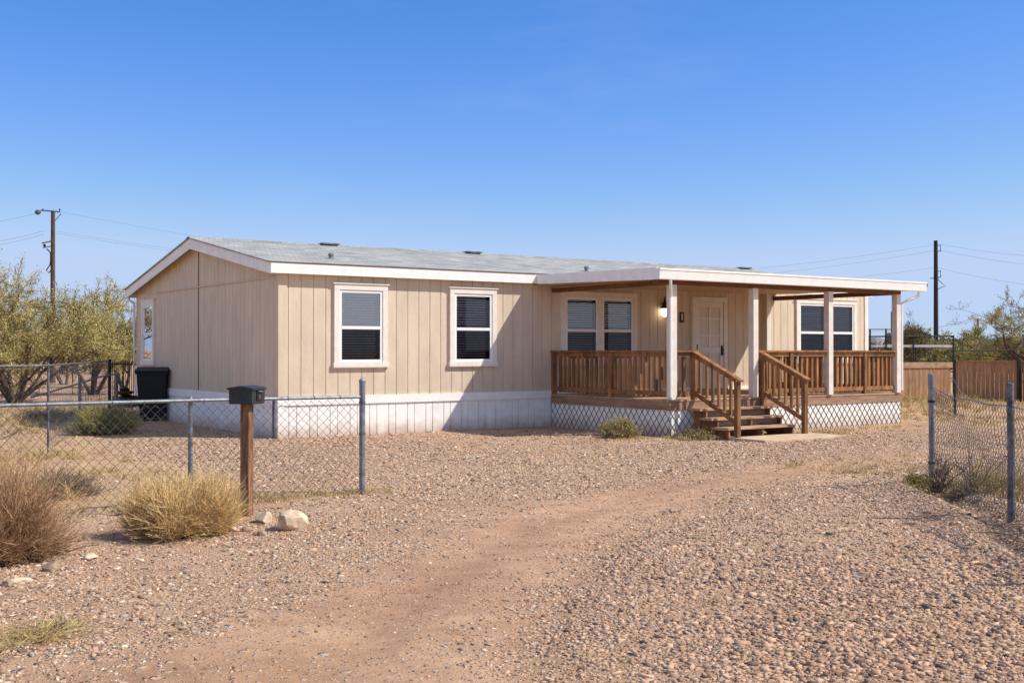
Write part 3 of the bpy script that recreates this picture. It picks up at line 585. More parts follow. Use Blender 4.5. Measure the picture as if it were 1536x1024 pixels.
# railings
ZT = 1.60
def newel(P, x, y, z0, z1, s=.09):
    return MB().box(x - s / 2, y - s / 2, z0, x + s / 2, y + s / 2, z1).build('newel_post', M_WOOD, P, bevel=.004)
def railing(pts, nb, newels=(), cap=.13):
    """pts: (x,y) start/end; nb balusters; level railing on the deck"""
    (xa, ya), (xb, yb) = pts; dx, dy = xb - xa, yb - ya; ln_ = math.hypot(dx, dy); ux, uy = dx / ln_, dy / ln_
    mb = MB().bar((xa, ya, ZT - .016), (xb, yb, ZT - .016), cap, .032).bar((xa, ya, ZT - .078), (xb, yb, ZT - .078), .038, .088)
    r = mb.build('railing', M_WOOD, porch); MB().bar((xa, ya, ZD + .115), (xb, yb, ZD + .115), .038, .085).build('bottom_rail', M_WOOD, r)
    me = None
    for i in range(nb):
        u = ln_ * (i + .5) / nb
        x, y = xa + ux * u - uy * .038, ya + uy * u + ux * .038
        if any(abs(u - q) < .075 for q in newels): continue
        w2 = .028
        MB().box(x - w2, y - w2, ZD + .045, x + w2, y + w2, ZT - .034).build('baluster', M_WOOD, r)
    for q in newels: newel(r, xa + ux * q, ya + uy * q, ZD + .001, ZT - .033)
    return r
railing([(6.25, -.03), (6.25, -3.65)], 24, newels=(.045, 1.95))
railing([(6.35, -3.72), (6.895, -3.72)], 3, newels=(.50,))
railing([(8.56, -3.72), (10.62, -3.72)], 13, newels=(.10, .98))
railing([(10.775, -3.72), (12.87, -3.72)], 14, newels=(1.10,))
railing([(12.95, -3.64), (12.95, -PJ - .03)], 23, newels=(1.8, 3.38))
# stairs
ST = [(.505, -3.76, -4.07), (.34, -4.07, -4.37), (.175, -4.37, -4.67)]
for z, ya, yb in ST:
    MB().box(6.66, yb - .02, z - .042, 8.60, ya, z).build('tread', M_DECKW, porch, bevel=.004)
for x in (6.83, 7.72, 8.53):
    T = [(x, -3.75, .46), (x, -3.75, .14), (x, -4.15, -.1), (x, -4.66, -.1), (x, -4.66, .131), (x, -4.37, .131), (x, -4.37, .296), (x, -4.07, .296), (x, -4.07, .46)]
    MB().prism(T, (.04, 0, 0)).build('stair_stringer', M_WOOD, porch)
MB().box(6.88, -3.99, .345, 8.52, -3.97, .455).box(6.88, -4.29, .185, 8.52, -4.27, .29).build('riser', M_RIM, porch)
for x in (6.85, 8.66):
    za, zb_ = 1.585, 1.06; ya, yb = -3.70, -4.93
    mb = MB().bar((x, ya, za), (x, yb - .03, zb_ - .02), .125, .034).bar((x, ya - .02, za - .075), (x, -4.81, zb_ - .0), .038, .085)
    r = mb.build('stair_railing', M_WOOD, porch); MB().bar((x, ya - .06, za - .80), (x, -4.81, zb_ - .77), .038, .085).build('bottom_rail', M_WOOD, r)
    newel(r, x, -4.86, -.1, 1.035)
    if x > 8: newel(r, x, -3.81, .2, ZT - .045)
    sl = (zb_ - za) / (yb - ya)
    for i in range(6):
        yy = -3.85 - .155 * i - (.03 if i else 0); zt_ = za + sl * (yy - ya)
        MB().box(x + .02, yy - .024, zt_ - .82, x + .062, yy + .024, zt_ - .05).build('baluster', M_WOOD, r)
slab_ = MB().box(6.75, -5.62, -.12, 8.95, -4.74, .012).build('stepping_slab', M_CONC, bevel=.01); tag(slab_, 'flat dusty concrete slab on the ground at the foot of the porch steps', 'slab')

# ------------------------------------------------------------------ chain-link fences
def chain(P0, P1, ztop, name='chain_mesh', parent=None, w=.10, z0=.03, r=.0029, m=None, jitter=.006, sag=None):
    P0 = np.array(P0, float); P1 = np.array(P1, float); ln_ = np.linalg.norm(P1 - P0); D = (P1 - P0) / ln_; n = int(ln_ / (w / 2))
    K_ = int(1.05 / (w / 2)) + 1; Ps = []
    for i in range(n):
        k = np.arange(K_); u = i * w / 2 + w / 4 + (w / 4 + .0015) * np.where((k + i) % 2 == 0, 1, -1)
        tt = np.clip(u / ln_, 0, 1); zt = ztop(tt) if callable(ztop) else np.full(K_, ztop)
        g = gz(P0[0] + D[0] * u, P0[1] + D[1] * u); z = g + z0 + (zt - z0 - g) * (k / (K_ - 1))
        bow = jitter * np.sin(u * 2.1 + k * .4)
        Ps.append(np.stack([P0[0] + D[0] * u - D[1] * (bow + .002 * np.where(k % 2, 1, -1)), P0[1] + D[1] * u + D[0] * (bow + .002 * np.where(k % 2, 1, -1)), z + .004 * rng.normal(size=K_)], -1))
    P = np.array(Ps); V, F = strands(P, np.full(P.shape[:2], r), 4); return npmesh(name, V, F, m or M_WIRE, parent)
def pipe_post(P, x, y, z1, r=.03, m=M_GALV, cap=True, name='post'):
    g = g1(x, y)
    mb = MB().tube([(x, y, g - .1), (x, y, z1)], r, 12)
    if cap: mb.lathe((x, y, z1 - .02), [(r * 1.12, 0), (r * 1.15, .02), (r * .7, .04), (.004, .05)], 12)
    return mb.build(name, m, P, smooth=False)
fy = -8.15
fl = empty('chain_link_fence', 'galvanised chain link fence with top rail running left from the driveway opening', 'fence', 'chain link fences', loc=(0, 0, 0))
chain((-10.6, fy), (-2.52, fy), 1.05, parent=fl)
MB().tube([(-10.7, fy, 1.085), (-8, fy, 1.078), (-6.3, fy, 1.082), (-4.4, fy, 1.085), (-2.5, fy, 1.078)], .019, 8).build('top_rail', M_GALV, fl)
pipe_post(fl, -2.47, fy, 1.26, .034)
for x in (-4.43, -6.9, -9.3): pipe_post(fl, x, fy + .035, 1.10, .024)
for z in (.2, .65, 1.0): MB().lathe((-2.47, fy, z), [(.038, 0), (.038, .025)], 12).build('tension_band', M_GALVD, fl)
t = MB()
for i in range(26): x = -10.5 + i * .31; t.tube([(x, fy - .02, 1.05), (x, fy - .022, 1.09), (x, fy + .01, 1.106), (x, fy + .024, 1.08)], .003, 4)
t.build('wire_ties', M_WIRE, fl)

fr_ = empty('chain_link_fence', 'sagging chain link fence between weathered posts at right of the driveway opening', 'fence', 'chain link fences')
A = np.array([3.44, -11.35]); B = np.array([1.67, -13.47]); D = (B - A) / np.linalg.norm(B - A); E_ = B + D * 3.2
sg = lambda t: 1.06 + .10 * np.exp(-(t / .12)) 
chain(A, E_, lambda t: 1.055 + .11 * np.exp(-(t / .10)), parent=fr_, w=.085, jitter=.03)
pts = []
for k in range(25):
    t_ = k / 24; q = A + (E_ - A) * t_; pts.append((q[0], q[1], 1.06 + .11 * math.exp(-t_ / .10) + .008 * math.sin(k * 1.3)))
MB().tube(pts, .006, 6).build('top_wire', M_GALV, fr_)
for (x, y), h, m_ in ((A, 1.31, M_GALV), (B, 1.28, M_GALVD), (E_, 1.28, M_GALVD)):
    g = g1(x, y); MB().tube([(x, y, g - .1), (x + .004, y, .6), (x - .004, y + .004, h)], [.036, .034, .034], 12).lathe((x - .004, y + .004, h - .002), [(.034, 0), (.03, .012)], 12).build('post', m_, fr_)
for z in (.25, .98): MB().lathe((A[0], A[1], z), [(.041, 0), (.041, .03)], 12).build('tension_band', M_BLACK, fr_)
q = [at(5.0 * 0 + (1420 - 768) / 1718 * 22, 22)]
MB().tube([(*at((1420 - 768) / 1718 * 18, 18), 1.32), (*at((1432 - 768) / 1718 * 17, 17), 1.14), (*at((1443 - 768) / 1718 * 16, 16), .98), (*at((1453 - 768) / 1718 * 15, 15), .93)], .0035, 5).build('loose_wire', M_GALV, fr_)

# fence of the back yard (left)
fb = empty('chain_link_fence', 'older dark chain link fence beyond the yard, ending at the picket fence behind the house', 'fence', 'chain link fences')
PA, PB = at((163 - 768) / 1718 * 28.2, 28.2), (-4.16, -.65); PC = at(-9.6, 16.0)
chain(PA, PB, 1.32, parent=fb, w=.20, m=M_GALVD, r=.0022); chain(PB, PC, 1.32, parent=fb, w=.12, m=M_GALVD, r=.0028)
MB().tube([(*PA, 1.34), (*PB, 1.36)], .02, 6).tube([(*PB, 1.36), (*PC, 1.34)], .02, 6).build('top_rail', M_GALVD, fb)
for x, y in (PB, PA, PC): pipe_post(fb, x, y, 1.37, .019, M_GALVD)

# iron picket fence from house corner
pk = empty('picket_fence', 'black iron picket fence between the house corner and the back yard', 'fence')
(xa, ya), (xb, yb) = PA, (.35, 8.95)
for z_ in (1.26, .2): MB().bar((xa, ya, z_), (xb, yb, z_), .03, .03).build('rail', M_BLACK, pk)
mb = MB()
for i in range(22):
    t_ = i / 21; x = xa + (xb - xa) * t_; y = ya + (yb - ya) * t_; mb.bar((x, y, .05), (x, y, 1.33), .016, .016, up=(0, 1, 0))
mb.build('pickets', M_BLACK, pk)
for t_ in (.03, .75): x = xa + (xb - xa) * t_; y = ya + (yb - ya) * t_; MB().box(x - .03, y - .03, -.05, x + .03, y + .03, 1.38).build('post', M_BLACK, pk)

# drooping wire gate in the back yard
dg = empty('wire_gate', 'drooping wire gate leaning between two dark posts near the big left tree', 'gate')
q1, q2, q3 = at((120 - 768) / 1718 * 25, 25), at((175 - 768) / 1718 * 24.5, 24.5), at((46 - 768) / 1718 * 25.5, 25.5)
for q, h in ((q1, 1.07), (q2, 1.14)): pipe_post(dg, *q, h, .035, M_GALVD, False)
MB().tube([(*q2, 1.10), ((q1[0] + q2[0]) / 2, (q1[1] + q2[1]) / 2, 1.02), (*q1, .88), (*q3, .55)], .02, 6).build('rail', M_GALVD, dg)
P = []
for i in range(12):
    z = .12 + i * .075; P.append([(q2[0] + (q1[0] - q2[0]) * s, q2[1] + (q1[1] - q2[1]) * s, z * (1 - .15 * s) - .05 * math.sin(s * 3.1)) for s in np.linspace(0, 1, 8)])
for i in range(14):
    s = i / 13; P.append([(q2[0] + (q1[0] - q2[0]) * s, q2[1] + (q1[1] - q2[1]) * s, z) for z in np.linspace(.05, .98 - .12 * s, 8)])
P = np.array(P); V, F = strands(P, np.full(P.shape[:2], .004), 3); npmesh('wire_grid', V, F, M_GALVD, dg)

# ------------------------------------------------------------------ mailbox
mx_, my_ = -4.16, -8.98
mbx = empty('mailbox', 'dark grey metal mailbox on a square brown wooden post beside the driveway', 'mailbox', loc=(mx_, my_, 0), rz=R(-51))
MB().box(-.048, -.048, -.15, .048, .048, 1.075).build('post', M_MPOST, mbx, bevel=.006)
bw, bd, bh = .128, .128, .150; z0 = 1.076
prof = [(-bw, z0), (bw + .06, z0), (bw + .06, z0 + bh), (0.03, z0 + bh + .035), (-bw, z0 + bh)]
body = MB().prism([(x, -bd, z) for x, z in [(-bw, z0), (bw, z0), (bw, z0 + bh), (0, z0 + bh + .018), (-bw, z0 + bh)]], (0, 2 * bd, 0)).build('mailbox_body', M_MBOX, mbx, bevel=.006)
MB().prism([(x, -bd - .014, z) for x, z in [(-bw - .014, z0 + bh - .012), (-bw - .014, z0 + bh + .008), (0, z0 + bh + .030), (bw + .014, z0 + bh + .008), (bw + .014, z0 + bh - .012), (0, z0 + bh + .006)]], (0, 2 * bd + .028, 0)).build('lid', M_MBOX, mbx, bevel=.003)
MB().box(bw + .001, -.045, z0 + .035, bw + .010, .045, z0 + .13).build('slot_plate', M_BLACK, mbx)
MB().box(bw + .011, -.04, z0 + .12, bw + .03, .04, z0 + .128).build('slot_flap', M_GALV, mbx); MB().box(bw + .0105, -.018, z0 + .05, bw + .014, .018, z0 + .09).build('slot_label', M_BEAM, mbx)

# ------------------------------------------------------------------ rocks
def rock(x, y, sx, sy, sz, m, label, seed, rz=0, name='rock'):
    g = np.random.default_rng(seed); import bmesh
    bm_ = bmesh.new(); bmesh.ops.create_icosphere(bm_, subdivisions=3, radius=1)
    pl = [Vector(g.normal(size=3)).normalized() for _ in range(14)]; cut = [g.uniform(.55, .9) for _ in pl]
    for v in bm_.verts:
        p = v.co.copy()
        for n_, c_ in zip(pl, cut):
            d = p.dot(n_)
            if d > c_: p -= n_ * (d - c_)
        p *= 1 + .05 * math.sin(p.x * 7 + seed) * math.sin(p.y * 6 + p.z * 5)
        v.co = Vector((p.x * sx, p.y * sy, p.z * sz))
    me = bpy.data.meshes.new(name); bm_.to_mesh(me); bm_.free(); me.materials.append(m)
    o = bpy.data.objects.new(name, me); C.objects.link(o); o.location = (x, y, g1(x, y) + sz * .45); o.rotation_euler = (0, 0, rz)
    tag(o, label, 'rock', 'rocks lying along the yard edge')
def pr(x, y):    # ground point seen at photo position, solved once for placing small things
    f = 1.6 * 1718 / (y - 525.5); return at((x - 768) / 1718 * f, f)
rock(*pr(437, 789), .185, .14, .125, M_ROCK, 'large cream rock with a shaded left side, right of the mailbox post', 5, .5)
rock(*pr(399, 778), .15, .10, .085, M_ROCK, 'flat pale rock at the foot of the mailbox post', 8, 1.2)
rock(*pr(371, 790), .05, .045, .035, M_ROCKB, 'small brown rock just below the foot of the mailbox post', 9)
rock(*pr(392, 797), .05, .05, .035, M_ROCKB, 'brown stone in front of the flat pale rock', 11)
rock(*pr(350, 790), .045, .04, .03, M_ROCK, 'small tan stone at the right foot of the straw coloured bush', 12)
rock(*pr(80, 848), .075, .06, .05, M_ROCKB, 'reddish brown rock beside the brown twiggy bush', 13)
rock(*pr(136, 831), .06, .05, .035, M_ROCK, 'pale tan rock between the two front bushes', 14)
rock(*pr(12, 872), .05, .05, .03, M_ROCKB, 'grey brown rock at the left edge below the twiggy bush', 15)
rock(*pr(30, 866), .10, .07, .03, M_ROCK, 'low flat tan rock left of the reddish brown rock', 16)
rock(*pr(1375, 628), .12, .06, .03, M_GALVD, 'thin dark piece of rubble on the ground beyond the porch corner', 17)

# ------------------------------------------------------------------ vegetation
def shrub_mat(name, c, rnd=.35): return mat(name, c, .85, .2, 9, rnd=rnd, spec=.2)
M_STRAW = shrub_mat('straw_twigs', (.84, .60, .29)); M_STRAWG = shrub_mat('olive_twigs', (.54, .38, .17)); M_RUST = shrub_mat('rusty_twigs', (.58, .36, .20))
M_RUSTD = shrub_mat('dark_rusty_twigs', (.34, .20, .11)); M_SAGE = shrub_mat('sage_twigs', (.28, .25, .11)); M_YELG = shrub_mat('yellow_green_twigs', (.42, .37, .12)); M_GREY = shrub_mat('grey_twigs', (.20, .15, .11))
M_DRY = shrub_mat('dry_grass', (.60, .44, .21))
def bushmesh(P, g, n, rad, h, r0, curl=.5, up=.6, sub=2, z0=0, sx=1., sy=1., K_=5):
    az = g.random(n) * 2 * math.pi; el = np.arccos(np.clip(g.random(n) ** up, 0, 1)); rr = (.65 + .4 * g.random(n))
    d = np.stack([np.sin(el) * np.cos(az) * rad * sx, np.sin(el) * np.sin(az) * rad * sy, np.cos(el) * h + .06 * h], -1) * rr[:, None]
    b = np.stack([g.normal(size=n) * rad * .10 * sx, g.normal(size=n) * rad * .10 * sy, np.zeros(n)], -1)
    t = np.linspace(0, 1, K_)[None, :, None]
    bend = g.normal(size=(n, 1, 3)) * .08 * rad
    P1 = b[:, None] + d[:, None] * t + bend * np.sin(t * 3.1) + np.array([0, 0, 1.]) * (t ** 2 - t) * curl * -.0 + np.array([0, 0, curl]) * h * .3 * (t ** 2 - t) * -1 * np.sin(el)[:, None, None]
    P1 += g.normal(size=P1.shape) * .012 * rad * t
    out = [P1]; rad_ = [np.repeat(np.linspace(1, .45, K_)[None] * r0, n, 0)]
    for s in range(sub):
        k0 = g.integers(1, K_ - 1, n); st = P1[np.arange(n), k0]; dd = P1[np.arange(n), -1] - P1[np.arange(n), 0]; ll = np.linalg.norm(dd, axis=1, keepdims=True)
        dd = dd / ll + g.normal(size=(n, 3)) * .45; dd[:, 2] = np.abs(dd[:, 2]) * .8 + .15; dd /= np.linalg.norm(dd, axis=1, keepdims=True)
        P2 = st[:, None] + dd[:, None] * ll[:, None] * t * (.18 + .28 * g.random((n, 1, 1))) + g.normal(size=(n, K_, 3)) * .008 * rad * t
        out.append(P2); rad_.append(np.repeat(np.linspace(.7, .35, K_)[None] * r0, n, 0))
    P_ = np.concatenate(out); R_ = np.concatenate(rad_); P_[..., 2] = np.maximum(P_[..., 2], .005)
    return P_, R_
def bush(name, x, y, rad, h, n, m, label, cat='bush', r0=.0029, seed=1, m2=None, n2=0, sub=3, lf=0, lsize=.02, sx=1, sy=1, up=.6, group=None):
    g = np.random.default_rng(seed); root = empty(name, label, cat, group, loc=(x, y, g1(x, y)))
    def clumps(n, rad, h, r0):
        nc = 7 if n > 150 else 2; A_ = []; B_ = []
        for c in range(nc):
            q = 1.0 if c == 0 else g.uniform(.38, .72); ox, oy = (0, 0) if c == 0 else g.normal(size=2) * rad * .30
            p_, r_ = bushmesh(P=None, g=g, n=int(n * (.3 if c == 0 else .7 / (nc - 1))), rad=rad * .82 * q, h=h * (.55 + .5 * g.random()) * (1 if c == 0 else .55 + .4 * q), r0=r0, sub=sub, sx=sx, sy=sy, up=up)
            p_[..., 0] += ox * sx; p_[..., 1] += oy * sy; A_.append(p_); B_.append(r_ * (.7 + .6 * g.random((len(r_), 1))))
        return np.concatenate(A_), np.concatenate(B_)
    P_, R_ = clumps(n, rad, h, r0)
    V, F = strands(P_, R_, 3); npmesh('twigs', V, F, m, root)
    if n2:
        P2, R2 = clumps(n2, rad * .9, h * .75, r0 * 1.2); V, F = strands(P2, R2, 3); npmesh('inner_twigs', V, F, m2, root)
    if lf:
        i = g.integers(0, len(P_), lf); k = g.integers(2, P_.shape[1], lf); c = P_[i, k] + g.normal(size=(lf, 3)) * .02; c[:, 2] = np.maximum(c[:, 2], .01)
        V, F = leaves(c, g.normal(size=(lf, 3)) * .6 + np.array([0, 0, .6]), lsize * (.6 + .8 * g.random(lf)), lsize * .35 * (.6 + .8 * g.random(lf)), g); npmesh('foliage', V, F, m2 or m, root)
    return root
x, y = pr(272, 806); bush('desert_bush', x + .10, y + .27, .66, .74, 3200, M_STRAW, 'rounded straw coloured bush in front of the fence, left of the mailbox', seed=2, m2=M_STRAWG, n2=400, lf=5000, lsize=.022)
x, y = pr(30, 845); bush('desert_bush', x - .04, y + .42, .72, .82, 3000, M_RUST, 'tall rusty brown twiggy bush at the left edge of the yard', seed=4, m2=M_RUSTD, n2=700, sub=3, up=.8)
x, y = pr(85, 742); bush('desert_bush', x, y, .55, .50, 420, M_GREY, 'grey and tan wiry bush just behind the rusty bush', seed=6, m2=M_STRAW, n2=260, up=.8)
x, y = pr(165, 650); bush('desert_bush', x, y + .25, .85, .72, 1100, M_YELG, 'wide yellow green bush at the shaded end wall by the bin', seed=7, m2=M_SAGE, n2=700, r0=.006, lf=9000, lsize=.04)
x, y = pr(95, 632); bush('desert_bush', x, y + .3, .75, .30, 350, M_SAGE, 'low dark flat bush left of the yellow green bush', seed=8, m2=M_GREY, n2=300, r0=.006, sx=1.4, lf=2500, lsize=.04)
x, y = pr(938, 657); bush('desert_bush', x, y + .12, .48, .40, 700, M_SAGE, 'rounded olive bush against the porch lattice left of the steps', seed=9, m2=M_STRAWG, n2=500, r0=.005, lf=7000, lsize=.035)
x, y = pr(1030, 657); bush('desert_bush', x + .25, y + .05, .45, .22, 260, M_SAGE, 'low ragged weed at the porch corner beside the steps', seed=10, m2=M_DRY, n2=120, r0=.005, lf=1800, lsize=.035)
x, y = pr(722, 640); bush('dead_shrub', x, y, .24, .26, 60, M_GREY, 'small leafless shrub growing against the white skirting', seed=11, r0=.004, sub=4, up=1.1)
x, y = pr(1458, 744); bush('dead_shrub', x - .0, y, .50, .82, 60, M_GREY, 'leafless grey shrub with upright twigs behind the sagging fence', seed=12, r0=.0065, sub=3, up=1.3)
x, y = pr(1498, 742); bush('dry_grass_clump', x, y, .55, .42, 900, M_DRY, 'yellow dried grass clump at the right fence behind the leafless shrub', 'grass clump', seed=13, r0=.0028, sub=1, m2=M_STRAWG, n2=300)
x, y = pr(1372, 727); bush('green_weed', x, y, .22, .16, 220, M_YELG, 'small green weed at the foot of the right gate post', 'weed', seed=14, r0=.003, lf=900, lsize=.03)
x, y = pr(64, 950); bush('dry_grass_clump', x, y, .42, .10, 420, M_DRY, 'flattened yellow grass clump in the bottom left gravel', 'grass clump', seed=15, r0=.0024, sub=1)
x, y = pr(92, 938); bush('green_weed', x, y, .09, .10, 60, M_GREY, 'tiny grey weed in the bottom left gravel', 'weed', seed=16, r0=.002, sub=2)
# low grass scattered in the yard edges
def grass(n, g, regions):
    P_ = []; R_ = []
    for (cx, cy, rx, ry, cnt, hh, tuft) in regions:
        k = int(cnt / tuft); tx = cx + (g.random(k) * 2 - 1) * rx; ty = cy + (g.random(k) * 2 - 1) * ry
        x = np.repeat(tx, tuft) + g.normal(size=k * tuft) * .05; y = np.repeat(ty, tuft) + g.normal(size=k * tuft) * .05; m_ = k * tuft
        az = g.random(m_) * 6.28; ln_ = hh * (.5 + .8 * g.random(m_)); lean = .3 + .8 * g.random(m_)
        t = np.linspace(0, 1, 4)[None]
        p = np.stack([x[:, None] + np.cos(az)[:, None] * ln_[:, None] * lean[:, None] * t ** 1.5, y[:, None] + np.sin(az)[:, None] * ln_[:, None] * lean[:, None] * t ** 1.5, gz(x, y)[:, None] + ln_[:, None] * t * (1 - .25 * lean[:, None] * t)], -1)
        P_.append(p); R_.append(np.repeat(np.array([[1, .9, .6, .2]]) * .0024, m_, 0) * (1 + np.hypot(x - CAM[0], y - CAM[1])[:, None] * .05))
    return np.concatenate(P_), np.concatenate(R_)
g = np.random.default_rng(33)
c1 = pr(490, 742); c2 = pr(1500, 770); c3 = pr(1060, 664)
regs = [(-3.0, -8.1, .9, .12, 500, .07, 10), (-6.5, -7.9, 3.0, .3, 900, .09, 12), (-6, -3, 2.5, 3.5, 2600, .09, 14), (-5.3, -1.5, 1.3, .5, 700, .12, 12), (3.2, -12.6, .35, 1.3, 900, .11, 14), (3.6, -13.2, .8, 1.5, 1500, .16, 14), (5.0, -10.5, 1.5, 1.8, 900, .09, 12),
        (6.3, -4.25, .45, .3, 420, .07, 10), (4.6, -3.9, .8, .12, 300, .05, 10), (10.6, -4.4, 2.0, .35, 500, .05, 10), (9.3, -5.0, .4, .3, 160, .06, 10), (15.5, -3, 1.8, 2.5, 1400, .08, 12), (20.5, .5, 4, 2.5, 2600, .16, 12), (24, 2.6, 2, .7, 900, .28, 12), (-3, 10, 3, 4, 2500, .25, 12), (-3.2, 6.2, 1.4, 2.6, 1100, .16, 12), (11, -8.5, 3, 1.5, 500, .06, 10)]
P_, R_ = grass(0, g, regs); V, F = strands(P_, R_, 3); go = npmesh('dry_grass', V, F, M_DRY); tag(go, 'short dried grass scattered over the yard edges', 'grass', kind='stuff')
# sticks and debris near porch and ditch
P_ = []
for (px, py, rx, ry, k) in ((*at(4.4, 10.4), .3, .9, 60), (6.35, -4.5, .5, .15, 40), (9.3, -4.6, .3, .15, 14), (3.0, -12.9, .4, .8, 60)):
    for i in range(k):
        x = px + random.uniform(-rx, rx); y = py + random.uniform(-ry, ry); a_ = random.random() * 6.28; l_ = random.uniform(.08, .32)
        P_.append([(x + math.cos(a_) * l_ * s, y + math.sin(a_) * l_ * s, g1(x, y) + .012 + .02 * math.sin(s * 3.1) * random.random()) for s in (0, .33, .66, 1)])
P_ = np.array(P_); V, F = strands(P_, np.full(P_.shape[:2], .004), 4); so_ = npmesh('twig_litter', V, F, M_GREY); tag(so_, 'fallen twigs scattered on the ground by the porch and right fence', 'twigs', kind='stuff')

def tree(name, x, y, h, rad, label, seed, stems=5, m_leaf=None, nleaf=26000, ls=.10, bark=M_BARK, lean=.55, group=None, levels=4, z=0, wisp=.5, r0=.10, low=.25):
    g = np.random.default_rng(seed); root = empty(name, label, 'tree', group, loc=(x, y, z))
    K_ = 6; t = np.linspace(0, 1, K_)
    segs = []; rads = []; tips = []
    def grow(p, d, ln_, r, lv):
        d = d / np.linalg.norm(d); bend = g.normal(size=3) * .16; pts = [p]; dd = d.copy()
        for k in range(K_ - 1):
            dd = dd + bend * .4 + g.normal(size=3) * .09 + np.array([0, 0, .04]); dd /= np.linalg.norm(dd); pts.append(pts[-1] + dd * ln_ / (K_ - 1))
        pts = np.array(pts); segs.append(pts); rads.append(r * np.linspace(1, .55, K_))
        if lv >= levels - 1: tips.append((pts, ln_))
        if lv < levels:
            nb = g.integers(3, 6)
            for b_ in range(nb):
                k = g.integers(2, K_) if b_ else K_ - 1; nd = dd + g.normal(size=3) * (.55 + .1 * lv); nd[2] = nd[2] * .8 + .16
                grow(pts[k], nd, ln_ * g.uniform(.52, .78), r * .55 * (1 - .05 * k), lv + 1)
    for s in range(stems):
        az = s / stems * 6.28 + g.uniform(-.5, .5); ll = g.uniform(.6, 1.15) * lean
        grow(np.array([math.cos(az) * r0, math.sin(az) * r0, -.05]), np.array([math.cos(az) * ll, math.sin(az) * ll, 1.]), h * .40 * g.uniform(.8, 1.1), r0 * g.uniform(.7, 1.1), 0)
    S = np.array(segs); mx = S[..., 2].max(); wr = np.percentile(np.hypot(S[..., 0], S[..., 1]), 97)
    sc3 = np.array([rad / wr, rad / wr, h / mx]); S = S * sc3
    Rr = np.array(rads); V, F = strands(S, np.maximum(Rr, .006), 5); npmesh('trunk', V, F, bark, root)
    idx = g.integers(0, len(tips), nleaf); u = g.random(nleaf) * (K_ - 1.001); k = u.astype(int); fr = (u - k)[:, None]
    Tp = np.array([a for a, _ in tips]) * sc3; c = Tp[idx, k] * (1 - fr) + Tp[idx, k + 1] * fr; dr = Tp[idx, k + 1] - Tp[idx, k]; dr /= np.linalg.norm(dr, axis=1, keepdims=True) + 1e-9
    dens = vnoise(c[:, 0] * 1.3 + seed, c[:, 1] * 1.3 + c[:, 2], 1.1, seed); kp = (g.random(nleaf) < np.clip(dens * 2.0 - .25, .16, 1)) & (c[:, 2] > low)
    c = c[kp]; dr = dr[kp]; n_ = len(c)
    d2 = dr * .7 + g.normal(size=(n_, 3)) * .5 + np.array([0, 0, .35]); d2 /= np.linalg.norm(d2, axis=1, keepdims=True)
    l_ = ls * (.5 + g.random(n_)); V, F = leaves(c + d2 * l_[:, None] * .5 + g.normal(size=(n_, 3)) * .06, d2, l_, l_ * .2, g); npmesh('crown', V, F, m_leaf, root)
    return root
M_PV = mat('palo_verde_foliage', (.56, .475, .19), .8, .15, 1.2, rnd=.35, spec=.2); M_PVG = mat('olive_foliage', (.43, .385, .15), .8, .15, 1.2, rnd=.4, spec=.2)
M_MESQ = mat('mesquite_foliage', (.25, .215, .10), .8, .2, 1.2, rnd=.4, spec=.2)
G1 = 'desert trees behind the left yard'; G2 = 'desert trees beyond the right fence'
def tp(x, f): return at((x - 768) / 1718 * f, f)
tree('palo_verde_tree', *tp(22, 35), 4.7, 3.2, 'large wispy yellow green tree nearest the left edge, its dark stems fanning from the ground', 21, 10, M_PV, 190000, .070, group=G1, r0=.075, levels=4, lean=.95)
tree('palo_verde_tree', *tp(140, 42), 3.7, 2.2, 'smaller dense yellow green tree between the big left tree and the house', 22, 4, M_PVG, 85000, .08, group=G1, r0=.09, lean=.6, low=1.1)
tree('palo_verde_tree', *tp(96, 54), 3.6, 2.4, 'olive tree with forked bare trunk seen behind the left chain link fence', 25, 3, M_PVG, 75000, .08, group=G1, r0=.09, lean=.5, low=1.4)
tree('palo_verde_tree', *tp(186, 50), 3.4, 2.0, 'round olive tree partly hidden by the left house corner', 24, 3, M_PVG, 75000, .08, group=G1, r0=.09, low=.6)
tree('mesquite_tree', *tp(1371, 62), 3.9, 1.2, 'small round dark bush tree left of the tall black utility pole', 31, 4, M_MESQ, 12000, .14, group=G2, r0=.08, lean=.35)
tree('mesquite_tree', *tp(1560, 60), 5.6, 4.6, 'broad spreading tree at the right edge beyond the brown board fence', 32, 5, M_PVG, 85000, .12, group=G2, r0=.13, lean=.9)
tree('mesquite_tree', *tp(1478, 66), 3.2, 2.6, 'low green tree between the thin pole and the right edge tree', 33, 5, M_PVG, 22000, .18, group=G2, r0=.08, lean=.9)

# far scrub mass on the flats
g = np.random.default_rng(50); n = 60000
k = 420; ff = 75 + g.random(k) * 260; rr = np.where(g.random(k) < .72, .30 + .22 * g.random(k), -.50 + .2 * g.random(k)) * ff
sz = 1.0 + g.random(k) * 1.6; ci = g.integers(0, k, n); v = g.normal(size=(n, 3)); v /= np.linalg.norm(v, axis=1, keepdims=True); v *= (.5 + .5 * g.random(n) ** .5)[:, None]
bx_ = CAM[0] + RT[0] * rr + FW[0] * ff; by_ = CAM[1] + RT[1] * rr + FW[1] * ff
c = np.stack([bx_[ci] + v[:, 0] * sz[ci] * 1.5, by_[ci] + v[:, 1] * sz[ci] * 1.5, np.abs(v[:, 2]) * sz[ci] * 1.15 + .1], -1)
V, F = leaves(c, g.normal(size=(n, 3)) + np.array([0, 0, .5]), .45 * (.5 + g.random(n)), .25 * (.5 + g.random(n)), g)
